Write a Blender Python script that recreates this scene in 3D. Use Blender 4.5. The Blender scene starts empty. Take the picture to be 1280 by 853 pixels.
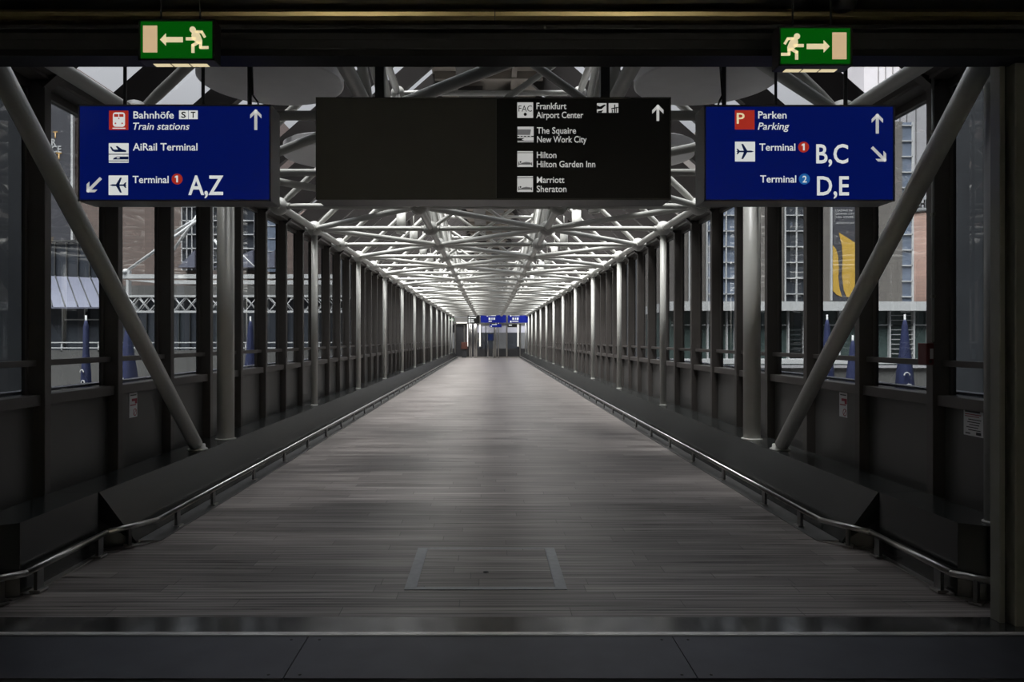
import bpy, bmesh, math, random
from mathutils import Vector, Matrix

random.seed(4)
S = bpy.context.scene
COL = S.collection
R = math.radians
EYE = 1.6
F = 900.0            # focal length in pixels of the 1280 wide frame

# ------------------------------------------------------------------ camera
cam = bpy.data.cameras.new('camera')
cam.lens = F * 36.0 / 1280.0
cam.sensor_width = 36.0
cam.sensor_fit = 'HORIZONTAL'
cam.shift_x = (640 - 611) / 1280.0
cam.shift_y = (424 - 426.5) / 1280.0
cam.clip_end = 600
camo = bpy.data.objects.new('camera', cam)
camo.location = (0, 0, EYE)
camo.rotation_euler = (R(90), 0, 0)
COL.objects.link(camo)
S.camera = camo

# ------------------------------------------------------------------ exposure
S.view_settings.view_transform = 'Standard'
S.view_settings.look = 'None'
S.view_settings.exposure = 0.3
S.view_settings.gamma = 1.0
S.view_settings.use_curve_mapping = False
SKY = 1.0
SKY_HORIZON = 0.26
SKY_ZENITH = 3.0      # heavy overcast, much brighter overhead than low down

# ------------------------------------------------------------------ overcast sky
w = bpy.data.worlds.new('overcast_sky')
S.world = w
w.use_nodes = True
nt = w.node_tree
nt.nodes.clear()
out = nt.nodes.new('ShaderNodeOutputWorld')
bg = nt.nodes.new('ShaderNodeBackground')
tc = nt.nodes.new('ShaderNodeTexCoord')
sp = nt.nodes.new('ShaderNodeSeparateXYZ')
mxz = nt.nodes.new('ShaderNodeMath'); mxz.operation = 'MAXIMUM'; mxz.inputs[1].default_value = 0.0
pwz = nt.nodes.new('ShaderNodeMath'); pwz.operation = 'POWER'; pwz.inputs[1].default_value = 2.2
rmp = nt.nodes.new('ShaderNodeMath'); rmp.operation = 'MULTIPLY_ADD'
rmp.inputs[1].default_value = SKY_ZENITH
rmp.inputs[2].default_value = SKY_HORIZON
nz = nt.nodes.new('ShaderNodeTexNoise')
nz.inputs['Scale'].default_value = 3.0
mlt = nt.nodes.new('ShaderNodeMath'); mlt.operation = 'MULTIPLY'
adn = nt.nodes.new('ShaderNodeMath'); adn.operation = 'MULTIPLY_ADD'
adn.inputs[1].default_value = 0.3; adn.inputs[2].default_value = 0.85
sca = nt.nodes.new('ShaderNodeMath'); sca.operation = 'MULTIPLY'; sca.inputs[1].default_value = SKY
bg.inputs['Color'].default_value = (0.95, 0.96, 1.0, 1)
L = nt.links.new
L(tc.outputs['Generated'], sp.inputs[0]); L(tc.outputs['Generated'], nz.inputs['Vector'])
L(sp.outputs['Z'], mxz.inputs[0]); L(mxz.outputs[0], pwz.inputs[0]); L(pwz.outputs[0], rmp.inputs[0]); L(nz.outputs['Fac'], adn.inputs[0])
L(rmp.outputs[0], mlt.inputs[0]); L(adn.outputs[0], mlt.inputs[1])
L(mlt.outputs[0], sca.inputs[0]); L(sca.outputs[0], bg.inputs['Strength'])
L(bg.outputs[0], out.inputs[0])


# veiled sun high behind the terminal: the terminal's own shadow keeps the near end dim
sd = bpy.data.lights.new('veiled_sun', 'SUN')
sd.energy = 14.5
sd.angle = R(35)
sd.color = (1.0, 0.98, 0.95)
so = bpy.data.objects.new('veiled_sun', sd)
so.rotation_euler = (R(90 - 68), 0, R(-30))      # light travels along the bridge, a little to the right, and down
so.location = (0, -20, 60)
COL.objects.link(so)


# ------------------------------------------------------------------ materials
def lin(c):
    c /= 255.0
    return c / 12.92 if c <= 0.04045 else ((c + 0.055) / 1.055) ** 2.4


def rgb(r, g, b):
    return (lin(r), lin(g), lin(b), 1.0)


def pmat(name, col, rough=0.5, metal=0.0, noise=0.08, nscale=6.0, coat=0.0, spec=0.5):
    m = bpy.data.materials.new(name)
    m.use_nodes = True
    n = m.node_tree
    b = n.nodes['Principled BSDF']
    b.inputs['Roughness'].default_value = rough
    b.inputs['Metallic'].default_value = metal
    b.inputs['Specular IOR Level'].default_value = spec
    if coat:
        b.inputs['Coat Weight'].default_value = coat
        b.inputs['Coat Roughness'].default_value = 0.1
    if noise:
        t = n.nodes.new('ShaderNodeTexCoord')
        z = n.nodes.new('ShaderNodeTexNoise')
        z.inputs['Scale'].default_value = nscale
        z.inputs['Detail'].default_value = 4
        r = n.nodes.new('ShaderNodeValToRGB')
        r.color_ramp.elements[0].position = 0.3
        r.color_ramp.elements[1].position = 0.7
        r.color_ramp.elements[0].color = tuple(c * (1 - noise) for c in col[:3]) + (1,)
        r.color_ramp.elements[1].color = tuple(min(1, c * (1 + noise)) for c in col[:3]) + (1,)
        n.links.new(t.outputs['Object'], z.inputs['Vector'])
        n.links.new(z.outputs['Fac'], r.inputs['Fac'])
        n.links.new(r.outputs['Color'], b.inputs['Base Color'])
    else:
        b.inputs['Base Color'].default_value = col
    return m


def emat(name, col, strength=1.0):
    m = bpy.data.materials.new(name)
    m.use_nodes = True
    b = m.node_tree.nodes['Principled BSDF']
    b.inputs['Base Color'].default_value = tuple(c * 0.5 for c in col[:3]) + (1,)
    b.inputs['Roughness'].default_value = 0.3
    b.inputs['Emission Color'].default_value = col
    b.inputs['Emission Strength'].default_value = strength * 0.83
    return m


def glassmat(name, tint, ior=1.45, rough=0.0):
    m = bpy.data.materials.new(name)
    m.use_nodes = True
    n = m.node_tree
    n.nodes.clear()
    o = n.nodes.new('ShaderNodeOutputMaterial')
    mx = n.nodes.new('ShaderNodeMixShader')
    fr = n.nodes.new('ShaderNodeFresnel'); fr.inputs['IOR'].default_value = ior
    tr = n.nodes.new('ShaderNodeBsdfTransparent'); tr.inputs['Color'].default_value = tint
    gl = n.nodes.new('ShaderNodeBsdfGlossy'); gl.inputs['Roughness'].default_value = rough
    gl.inputs['Color'].default_value = (0.9, 0.9, 0.9, 1)
    ge = n.nodes.new('ShaderNodeNewGeometry')
    inv = n.nodes.new('ShaderNodeMath'); inv.operation = 'SUBTRACT'; inv.inputs[0].default_value = 1.0
    mu = n.nodes.new('ShaderNodeMath'); mu.operation = 'MULTIPLY'      # only the outer skin of the pane reflects
    n.links.new(ge.outputs['Backfacing'], inv.inputs[1])
    n.links.new(fr.outputs[0], mu.inputs[0]); n.links.new(inv.outputs[0], mu.inputs[1])
    n.links.new(mu.outputs[0], mx.inputs[0]); n.links.new(tr.outputs[0], mx.inputs[1])
    n.links.new(gl.outputs[0], mx.inputs[2]); n.links.new(mx.outputs[0], o.inputs[0])
    return m


def plankmat(name, c1, c2, cm, rough):
    """boards lying across the bridge (long in X)"""
    m = bpy.data.materials.new(name)
    m.use_nodes = True
    n = m.node_tree
    b = n.nodes['Principled BSDF']
    t = n.nodes.new('ShaderNodeTexCoord')
    br = n.nodes.new('ShaderNodeTexBrick')
    br.inputs['Color1'].default_value = c1
    br.inputs['Color2'].default_value = c2
    br.inputs['Mortar'].default_value = cm
    br.inputs['Scale'].default_value = 1.0
    br.inputs['Mortar Size'].default_value = 0.0025
    br.inputs['Brick Width'].default_value = 1.35
    br.inputs['Row Height'].default_value = 0.13
    br.offset = 0.0
    mp = n.nodes.new('ShaderNodeMapping')
    mp.inputs['Scale'].default_value = (0.5, 30.0, 1.0)
    nz = n.nodes.new('ShaderNodeTexNoise')
    nz.inputs['Scale'].default_value = 1.6
    nz.inputs['Detail'].default_value = 5
    rp = n.nodes.new('ShaderNodeValToRGB')
    rp.color_ramp.elements[0].position = 0.36
    rp.color_ramp.elements[0].color = (0.22, 0.205, 0.195, 1)
    rp.color_ramp.elements[1].position = 0.62
    rp.color_ramp.elements[1].color = (1.3, 1.28, 1.26, 1)
    mx = n.nodes.new('ShaderNodeMix'); mx.data_type = 'RGBA'; mx.blend_type = 'MULTIPLY'
    mx.inputs['Factor'].default_value = 1.0
    sx = n.nodes.new('ShaderNodeSeparateXYZ')
    n.links.new(t.outputs['Object'], sx.inputs[0])
    dv = n.nodes.new('ShaderNodeMath'); dv.operation = 'DIVIDE'; dv.inputs[1].default_value = 0.13
    fl = n.nodes.new('ShaderNodeMath'); fl.operation = 'FLOOR'
    wn = n.nodes.new('ShaderNodeTexWhiteNoise'); wn.noise_dimensions = '1D'
    ma = n.nodes.new('ShaderNodeMath'); ma.operation = 'MULTIPLY_ADD'; ma.inputs[1].default_value = 1.35
    cb = n.nodes.new('ShaderNodeCombineXYZ')
    n.links.new(sx.outputs['Y'], dv.inputs[0]); n.links.new(dv.outputs[0], fl.inputs[0])
    n.links.new(fl.outputs[0], wn.inputs['W']); n.links.new(wn.outputs['Value'], ma.inputs[0])
    n.links.new(sx.outputs['X'], ma.inputs[2])
    n.links.new(ma.outputs[0], cb.inputs['X']); n.links.new(sx.outputs['Y'], cb.inputs['Y'])
    n.links.new(cb.outputs[0], br.inputs['Vector'])
    n.links.new(cb.outputs[0], mp.inputs['Vector'])
    n.links.new(mp.outputs[0], nz.inputs['Vector'])
    n.links.new(nz.outputs['Fac'], rp.inputs['Fac'])
    n.links.new(br.outputs['Color'], mx.inputs[6])
    n.links.new(rp.outputs['Color'], mx.inputs[7])
    n.links.new(mx.outputs[2], b.inputs['Base Color'])
    rr = n.nodes.new('ShaderNodeMapRange')
    rr.inputs['To Min'].default_value = rough - 0.08
    rr.inputs['To Max'].default_value = rough + 0.1
    n.links.new(nz.outputs['Fac'], rr.inputs['Value'])
    n.links.new(rr.outputs[0], b.inputs['Roughness'])
    return m


def brickmat(name, c1, c2, cm, bw, rh, ms):
    m = bpy.data.materials.new(name)
    m.use_nodes = True
    n = m.node_tree
    b = n.nodes['Principled BSDF']
    b.inputs['Roughness'].default_value = 0.85
    t = n.nodes.new('ShaderNodeTexCoord')
    s = n.nodes.new('ShaderNodeSeparateXYZ')
    a = n.nodes.new('ShaderNodeMath'); a.operation = 'ADD'
    c = n.nodes.new('ShaderNodeCombineXYZ')
    br = n.nodes.new('ShaderNodeTexBrick')
    br.inputs['Color1'].default_value = c1
    br.inputs['Color2'].default_value = c2
    br.inputs['Mortar'].default_value = cm
    br.inputs['Scale'].default_value = 1.0
    br.inputs['Mortar Size'].default_value = ms
    br.inputs['Brick Width'].default_value = bw
    br.inputs['Row Height'].default_value = rh
    n.links.new(t.outputs['Object'], s.inputs[0])
    n.links.new(s.outputs['X'], a.inputs[0]); n.links.new(s.outputs['Y'], a.inputs[1])
    n.links.new(a.outputs[0], c.inputs['X']); n.links.new(s.outputs['Z'], c.inputs['Y'])
    n.links.new(c.outputs[0], br.inputs['Vector'])
    n.links.new(br.outputs['Color'], b.inputs['Base Color'])
    return m


M = {}
M['white_steel'] = pmat('white_painted_steel', (0.52, 0.52, 0.487, 1), 0.38, noise=0.05, nscale=3)
M['ball'] = pmat('white_node_steel', (0.52, 0.52, 0.49, 1), 0.35, noise=0.06, nscale=8)
M['mullion'] = pmat('dark_brown_aluminium', (0.09, 0.081, 0.075, 1), 0.45, noise=0.06)
M['rafter'] = pmat('dark_roof_aluminium', (0.034, 0.030, 0.029, 1), 0.45, noise=0.06)
M['spandrel'] = pmat('grey_spandrel_panel', (0.10, 0.097, 0.092, 1), 0.38, noise=0.05, nscale=2)
M['plinth'] = pmat('dark_gloss_plinth', (0.026, 0.028, 0.027, 1), 0.22, noise=0.05, nscale=2)
M['steel'] = pmat('brushed_stainless', (0.42, 0.41, 0.39, 1), 0.3, 1.0, noise=0.08, nscale=12)
M['steel_dark'] = pmat('dark_stainless', (0.16, 0.16, 0.16, 1), 0.35, 0.8, noise=0.1, nscale=9)
M['floor'] = plankmat('grey_brown_planks', (0.31, 0.287, 0.277, 1), (0.17, 0.156, 0.15, 1), (0.07, 0.064, 0.062, 1), 0.30)
M['hatch'] = pmat('hatch_metal', (0.34, 0.35, 0.365, 1), 0.4, 0.0, noise=0.1, nscale=20)
M['track_plate'] = pmat('polished_track_plate', (0.22, 0.22, 0.22, 1), 0.16, 0.9, noise=0.2, nscale=7)
M['track'] = pmat('polished_track', (0.75, 0.74, 0.72, 1), 0.3, 0.6, noise=0.25, nscale=4)
M['plate'] = pmat('threshold_plate', (0.07, 0.072, 0.086, 1), 0.42, 0.5, noise=0.12, nscale=5)
M['lobby_floor'] = pmat('lobby_floor', (0.012, 0.012, 0.013, 1), 0.6)
M['lobby_wall'] = pmat('lobby_wall', (0.03, 0.029, 0.027, 1), 0.6)
M['header'] = pmat('header_dark', (0.055, 0.055, 0.058, 1), 0.35)
M['bronze'] = pmat('header_bronze', (0.42, 0.34, 0.18, 1), 0.3, 1.0)
M['jamb'] = pmat('jamb_grey', (0.19, 0.188, 0.16, 1), 0.4)
M['conduit'] = pmat('pale_conduit', (0.32, 0.33, 0.32, 1), 0.4)
M['black'] = pmat('black_rubber', (0.006, 0.006, 0.006, 1), 0.6)
M['glass'] = glassmat('window_glass', (0.585, 0.605, 0.615, 1))
M['roof_glass'] = glassmat('roof_glass', (0.94, 0.95, 0.96, 1))
M['deck'] = pmat('beige_roof_panel', (0.26, 0.23, 0.20, 1), 0.7, noise=0.12, nscale=1.5)
M['disc'] = pmat('white_reflector', (0.75, 0.74, 0.76, 1), 0.4, noise=0.03)
M['sign_frame'] = pmat('sign_grey_frame', (0.19, 0.186, 0.18, 1), 0.4, 0.3, noise=0.05)
M['sign_blank'] = pmat('blank_sign_panel', (0.10, 0.097, 0.085, 1), 0.45, noise=0.04)
M['sign_black'] = pmat('black_sign_panel', (0.006, 0.006, 0.006, 1), 0.4, noise=0)
M['rod'] = pmat('hanger_rod', (0.06, 0.062, 0.06, 1), 0.4, 0.3)
M['blue'] = emat('blue_sign_face', (0.0004, 0.0055, 0.098, 1), 0.75)
M['white_lit'] = emat('white_sign_letters', (0.78, 0.80, 0.78, 1), 0.72)
M['white_dim'] = emat('pale_sign_letters', (0.72, 0.72, 0.70, 1), 0.55)
M['grey_dim'] = emat('grey_sign_print', (0.2, 0.2, 0.2, 1), 0.5)
M['red_lit'] = emat('red_sign_print', (0.50, 0.035, 0.02, 1), 0.6)
M['cyan_lit'] = emat('light_blue_sign_print', (0.02, 0.15, 0.45, 1), 0.6)
M['navy_lit'] = emat('navy_sign_print', (0.002, 0.012, 0.07, 1), 0.5)
M['black_lit'] = pmat('black_sign_print', (0.004, 0.004, 0.004, 1), 0.4, noise=0)
M['green'] = emat('green_exit_face', (0.0008, 0.075, 0.0025, 1), 0.85)
M['cream'] = emat('cream_exit_print', (0.78, 0.66, 0.40, 1), 0.85)
M['cream2'] = emat('cream_exit_door', (0.70, 0.50, 0.29, 1), 0.75)
M['exit_case'] = pmat('exit_sign_case', (0.05, 0.05, 0.05, 1), 0.4)
M['paper'] = pmat('notice_paper', (0.78, 0.78, 0.79, 1), 0.5, noise=0.02)
M['red'] = pmat('alarm_red', (0.12, 0.008, 0.010, 1), 0.4, noise=0.03)
M['red_print'] = pmat('notice_red', (0.35, 0.02, 0.05, 1), 0.5, noise=0)
M['ink'] = pmat('notice_ink', (0.03, 0.03, 0.035, 1), 0.6, noise=0)
M['brick'] = brickmat('brown_brick', (0.185, 0.135, 0.118, 1), (0.145, 0.108, 0.095, 1), (0.12, 0.10, 0.09, 1), 0.9, 0.3, 0.02)
M['brick_red'] = brickmat('red_brick', (0.26, 0.16, 0.13, 1), (0.22, 0.135, 0.11, 1), (0.17, 0.13, 0.11, 1), 0.9, 0.3, 0.02)
M['stone'] = brickmat('grey_stone', (0.17, 0.155, 0.14, 1), (0.15, 0.135, 0.125, 1), (0.12, 0.11, 0.10, 1), 1.8, 0.9, 0.02)
M['pale'] = pmat('pale_cladding', (0.36, 0.35, 0.365, 1), 0.7, noise=0.05, nscale=0.3)
M['conc'] = pmat('grey_parapet', (0.10, 0.098, 0.095, 1), 0.8, noise=0.08, nscale=1)
M['asphalt'] = pmat('grey_ground', (0.12, 0.12, 0.12, 1), 0.9)
M['white_ext'] = pmat('white_exterior_steel', (0.52, 0.52, 0.52, 1), 0.45, noise=0.03)
M['dark_ext'] = pmat('dark_facade_panel', (0.035, 0.037, 0.04, 1), 0.5, noise=0.1, nscale=0.6)
M['ext_glass'] = pmat('facade_glass', (0.045, 0.05, 0.06, 1), 0.08, noise=0.2, nscale=0.35)
M['ext_glass_pale'] = pmat('pale_facade_glass', (0.16, 0.19, 0.25, 1), 0.12, noise=0.15, nscale=0.4)
M['ext_glass_green'] = pmat('green_facade_glass', (0.06, 0.085, 0.08, 1), 0.1, noise=0.2, nscale=0.35)
M['canopy'] = pmat('blue_grey_canopy', (0.15, 0.155, 0.20, 1), 0.35, noise=0.06, nscale=0.8)
M['parasol'] = pmat('blue_cloth', (0.014, 0.021, 0.075, 1), 0.8, noise=0.15, nscale=5)
M['banner'] = pmat('dark_banner', (0.045, 0.045, 0.055, 1), 0.7, noise=0.04)
M['yellow'] = pmat('yellow_print', (0.52, 0.32, 0.05, 1), 0.6, noise=0.05, nscale=0.5)
M['orange'] = pmat('orange_print', (0.36, 0.20, 0.05, 1), 0.6, noise=0)
M['silver'] = pmat('silver_print', (0.45, 0.45, 0.45, 1), 0.6, noise=0)
M['tube_lit'] = emat('lit_tube', (0.95, 0.93, 0.86, 1), 0.9)
M['end_panel'] = pmat('grey_end_panel', (0.16, 0.165, 0.17, 1), 0.4, noise=0.05)
M['end_dark'] = pmat('dark_end_panel', (0.025, 0.025, 0.027, 1), 0.35)
M['end_pale'] = pmat('pale_end_panel', (0.42, 0.42, 0.48, 1), 0.5, noise=0.04)
M['rust'] = pmat('rust_red_panel', (0.07, 0.022, 0.013, 1), 0.5, noise=0.2, nscale=5)
M['wing'] = pmat('grey_wing_cladding', (0.075, 0.08, 0.088, 1), 0.35, noise=0.15, nscale=1.2)


# ------------------------------------------------------------------ mesh builder
class MB:
    def __init__(self):
        self.bm = bmesh.new()
        self.mats = []

    def mi(self, m):
        if m not in self.mats:
            self.mats.append(m)
        return self.mats.index(m)

    def face(self, pts, m=None, smooth=False):
        vs = [self.bm.verts.new(p) for p in pts]
        f = self.bm.faces.new(vs)
        f.material_index = self.mi(m) if m else 0
        f.smooth = smooth
        return f

    def box(self, a, b, m=None, bev=0.0):
        x0, y0, z0 = (min(a[i], b[i]) for i in range(3))
        x1, y1, z1 = (max(a[i], b[i]) for i in range(3))
        r = bmesh.ops.create_cube(self.bm, size=1.0)
        vs = r['verts']
        bmesh.ops.scale(self.bm, vec=(x1 - x0, y1 - y0, z1 - z0), verts=vs)
        bmesh.ops.translate(self.bm, vec=((x0 + x1) / 2, (y0 + y1) / 2, (z0 + z1) / 2), verts=vs)
        k = self.mi(m) if m else 0
        fs = set(f for v in vs for f in v.link_faces)
        for f in fs:
            f.material_index = k
        if bev > 0:
            es = list(set(e for v in vs for e in v.link_edges))
            r2 = bmesh.ops.bevel(self.bm, geom=es, offset=bev, segments=2, affect='EDGES', profile=0.5)
            for f in r2['faces']:
                f.material_index = k
        return self

    def tube(self, p0, p1, r, m=None, n=12, r1=None, cap=True):
        p0, p1 = Vector(p0), Vector(p1)
        if r1 is None:
            r1 = r
        d = (p1 - p0)
        q = d.to_track_quat('Z', 'Y')
        k = self.mi(m) if m else 0
        a, b = [], []
        for i in range(n):
            t = 2 * math.pi * i / n
            c = Vector((math.cos(t), math.sin(t), 0))
            a.append(self.bm.verts.new(p0 + q @ (c * r)))
            b.append(self.bm.verts.new(p1 + q @ (c * r1)))
        for i in range(n):
            f = self.bm.faces.new((a[i], a[(i + 1) % n], b[(i + 1) % n], b[i]))
            f.smooth = True
            f.material_index = k
        if cap:
            f = self.bm.faces.new(a[::-1]); f.material_index = k
            f = self.bm.faces.new(b); f.material_index = k
        return self

    def path(self, pts, r, m=None, n=12):
        for i in range(len(pts) - 1):
            self.tube(pts[i], pts[i + 1], r, m, n)
            if i:
                self.ball(pts[i], r * 1.0, m, 8)
        return self

    def ball(self, c, r, m=None, n=12):
        k = self.mi(m) if m else 0
        res = bmesh.ops.create_uvsphere(self.bm, u_segments=n + 4, v_segments=n, radius=r)
        bmesh.ops.translate(self.bm, vec=c, verts=res['verts'])
        for f in set(f for v in res['verts'] for f in v.link_faces):
            f.smooth = True
            f.material_index = k
        return self

    def lathe(self, c, prof, m=None, n=32, smooth=True):
        """prof: list of (radius, z)"""
        k = self.mi(m) if m else 0
        rings = []
        for (r, z) in prof:
            if r < 1e-6:
                rings.append([self.bm.verts.new((c[0], c[1], c[2] + z))])
            else:
                rings.append([self.bm.verts.new((c[0] + r * math.cos(2 * math.pi * i / n), c[1] + r * math.sin(2 * math.pi * i / n), c[2] + z)) for i in range(n)])
        for A, B in zip(rings[:-1], rings[1:]):
            for i in range(n):
                j = (i + 1) % n
                if len(A) == 1 and len(B) == 1:
                    continue
                if len(A) == 1:
                    f = self.bm.faces.new((A[0], B[j], B[i]))
                elif len(B) == 1:
                    f = self.bm.faces.new((A[i], A[j], B[0]))
                else:
                    f = self.bm.faces.new((A[i], A[j], B[j], B[i]))
                f.smooth = smooth
                f.material_index = k
        return self

    def prism(self, poly, axis, a, b, m=None):
        """poly: 2-D points; axis 0/1/2 = extrusion axis; remaining axes keep order"""
        k = self.mi(m) if m else 0

        def P(u, v, t):
            if axis == 0: return (t, u, v)
            if axis == 1: return (u, t, v)
            return (u, v, t)
        va = [self.bm.verts.new(P(u, v, a)) for u, v in poly]
        vb = [self.bm.verts.new(P(u, v, b)) for u, v in poly]
        n = len(poly)
        fs = [self.bm.faces.new(va), self.bm.faces.new(vb[::-1])]
        for i in range(n):
            fs.append(self.bm.faces.new((va[i], vb[i], vb[(i + 1) % n], va[(i + 1) % n])))
        for f in fs:
            f.material_index = k
        return self

    def hull(self, va, vb, m=None):
        """loft between two equal-length loops of 3-D points, capped"""
        k = self.mi(m) if m else 0
        a = [self.bm.verts.new(p) for p in va]
        b = [self.bm.verts.new(p) for p in vb]
        n = len(a)
        fs = [self.bm.faces.new(a), self.bm.faces.new(b[::-1])]
        for i in range(n):
            fs.append(self.bm.faces.new((a[i], b[i], b[(i + 1) % n], a[(i + 1) % n])))
        for f in fs:
            f.material_index = k
        return self

    def mesh(self, name, default=None):
        bmesh.ops.recalc_face_normals(self.bm, faces=self.bm.faces[:])
        me = bpy.data.meshes.new(name)
        self.bm.to_mesh(me)
        self.bm.free()
        for m in (self.mats or [default or M['white_steel']]):
            me.materials.append(m)
        return me

    def build(self, name, parent=None, default=None, loc=None):
        return link(name, self.mesh(name, default), parent, loc)


def link(name, me, parent=None, loc=None):
    o = bpy.data.objects.new(name, me)
    COL.objects.link(o)
    if loc is not None:
        o.location = loc
    if parent is not None:
        o.parent = parent
    return o


def empty(name, loc=(0, 0, 0), parent=None):
    o = bpy.data.objects.new(name, None)
    o.empty_display_size = 0.2
    o.location = loc
    COL.objects.link(o)
    if parent is not None:
        o.parent = parent
    return o


def tag(o, label, cat, group=None):
    o['label'] = label
    o['category'] = cat
    if group:
        o['group'] = group
    return o


def struct(o):
    o['kind'] = 'structure'
    return o


def copy_tree(o, loc, parent=None):
    c = o.copy()
    COL.objects.link(c)
    if parent is not None:
        c.parent = parent
    else:
        c.location = loc
    for ch in list(o.children):
        copy_tree(ch, None, c)
    return c


def Q(px, py, D):
    return ((px - 611) * D / F, D, EYE + (424 - py) * D / F)


def QX(px, D): return (px - 611) * D / F
def QZ(py, D): return EYE + (424 - py) * D / F


ORD = ['first', 'second', 'third', 'fourth', 'fifth', 'sixth', 'seventh', 'eighth', 'ninth', 'tenth', 'eleventh',
       'twelfth', 'thirteenth', 'fourteenth', 'fifteenth', 'sixteenth', 'seventeenth', 'eighteenth', 'nineteenth', 'twentieth']

# ================================================================== STRUCTURE
W = 3.0          # half width to the truss chords and columns
HT = 3.5         # height of the lower truss layer
D0 = 2.09        # node spacing
ZN = lambda k: 10.3 + D0 * k
K0, K1 = -3, 24
END = 62.0
YW0 = 4.2

# floor of the bridge
mb = MB(); mb.box((-3.46, 4.14, -0.2), (3.46, END + 6, 0.0), M['floor'])
struct(mb.build('floor'))

# lobby floor behind the sill (where the camera stands)
mb = MB(); mb.box((-5.5, -5, -0.2), (5.5, 3.392, -0.012), M['lobby_floor'])
struct(mb.build('floor_lobby'))

# threshold plates of the sliding door
mb = MB()
for a, b in ((-5.5, -3.0), (-2.996, -0.972), (-0.968, 0.984), (0.988, 3.0), (3.004, 5.5)):
    mb.box((a, 3.396, -0.2), (b, 3.868, 0.0), M['plate'], 0.001)
tr = struct(mb.build('trim_1'))
mb = MB()
mb.box((-3.2, 3.872, -0.2), (3.2, 3.885, 0.002), M['steel_dark'])
mb.box((-3.2, 3.888, -0.2), (3.2, 3.925, 0.004), M['track'], 0.002)
mb.box((-3.2, 3.93, -0.2), (3.2, 4.138, 0.001), M['track_plate'])
mb.build('track', tr)
mb = MB()
for sx in (-5.0, -2.9, -1.05, -0.9, 0.92, 1.06, 2.9):
    for y in (3.43, 3.83):
        mb.lathe((sx, y, 0.0), [(0.008, 0), (0.007, 0.0016), (0, 0.002)], M['black'], 10)
mb.build('rivets', tr)

# dark lobby shell
mb = MB(); mb.box((-5.7, -5, -0.2), (-5.5, 4.1, 4.4), M['lobby_wall']); struct(mb.build('wall_left'))
mb = MB(); mb.box((5.5, -5, -0.2), (5.7, 4.1, 4.4), M['lobby_wall']); struct(mb.build('wall_right'))
mb = MB(); mb.box((-5.7, -5.2, -0.2), (5.7, -5, 4.4), M['lobby_wall']); struct(mb.build('wall_back'))
mb = MB(); mb.box((-5.7, -5.2, 3.9), (5.7, 3.5, 4.1), M['lobby_wall']); struct(mb.build('ceiling_lobby'))

# door header and jambs
mb = MB()
mb.box((-5.6, 3.98, 3.17), (5.6, 4.10, 4.6), M['header'])          # back plate
mb.box((-3.6, 3.90, 3.135), (3.6, 4.06, 3.17), M['black'])          # slot the leaves slide in
mb.box((-5.6, 3.90, 3.172), (5.6, 4.0, 3.225), M['header'], 0.004)
mb.box((-5.6, 3.92, 3.229), (5.6, 4.0, 3.27), M['header'], 0.004)
mb.box((-5.6, 3.885, 3.274), (5.6, 4.0, 3.30), M['header'], 0.004)
door = struct(mb.build('door_1'))
mb = MB()
for a, b in ((-5.6, 0.03), (0.034, 5.6)):
    mb.prism([(3.90, 3.304), (3.846, 3.304), (3.836, 3.322), (3.83, 3.342), (3.832, 3.358), (3.86, 3.368), (3.98, 3.37), (3.98, 3.304)], 0, a, b, M['bronze'])
mb.build('cover_profile', door)
mb = MB()
mb.box((-5.6, 3.45, 3.374), (5.6, 3.98, 3.50), M['header'])
mb.box((-5.6, 3.45, 3.5), (5.6, 3.55, 4.0), M['header'])
mb.build('soffit', door)
for s in (-1, 1):
    mb = MB()
    mb.box((s * 2.875, 4.05, 0), (s * 2.905, 4.13, 3.2), M['jamb'], 0.004)
    mb.box((s * 2.925, 4.0, 0), (s * 3.04, 4.12, 3.2), M['jamb'], 0.006)
    mb.box((s * 2.90, 4.07, 0), (s * 2.93, 4.11, 3.2), M['black'])
    mb.box((s * 3.04, 3.96, 0), (s * 5.6, 4.12, 3.2), M['header'])
    mb.build('jamb', door)

# terminal facade above and beside the door (out of view, height set to shade the near end)
mb = MB()
mb.box((-30, 3.55, 4.4), (30, 4.1, 26), M['dark_ext'])
mb.box((-30, 3.55, -6), (-5.7, 4.1, 4.4), M['dark_ext'])
mb.box((5.7, 3.55, -6), (30, 4.1, 4.4), M['dark_ext'])
struct(mb.build('wall_terminal'))

# ground far below the bridge
mb = MB(); mb.box((-90, -20, -6.3), (90, 160, -6.0), M['asphalt']); struct(mb.build('floor_ground'))

# ---- window walls: one bay per object
XI, XO = 3.25, 3.42
BAY = 1.045
Y0 = 4.232       # far edge of the first mullion sits at 5.35, then every 1.045 m
HW = 3.5
SILL = 1.19


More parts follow.
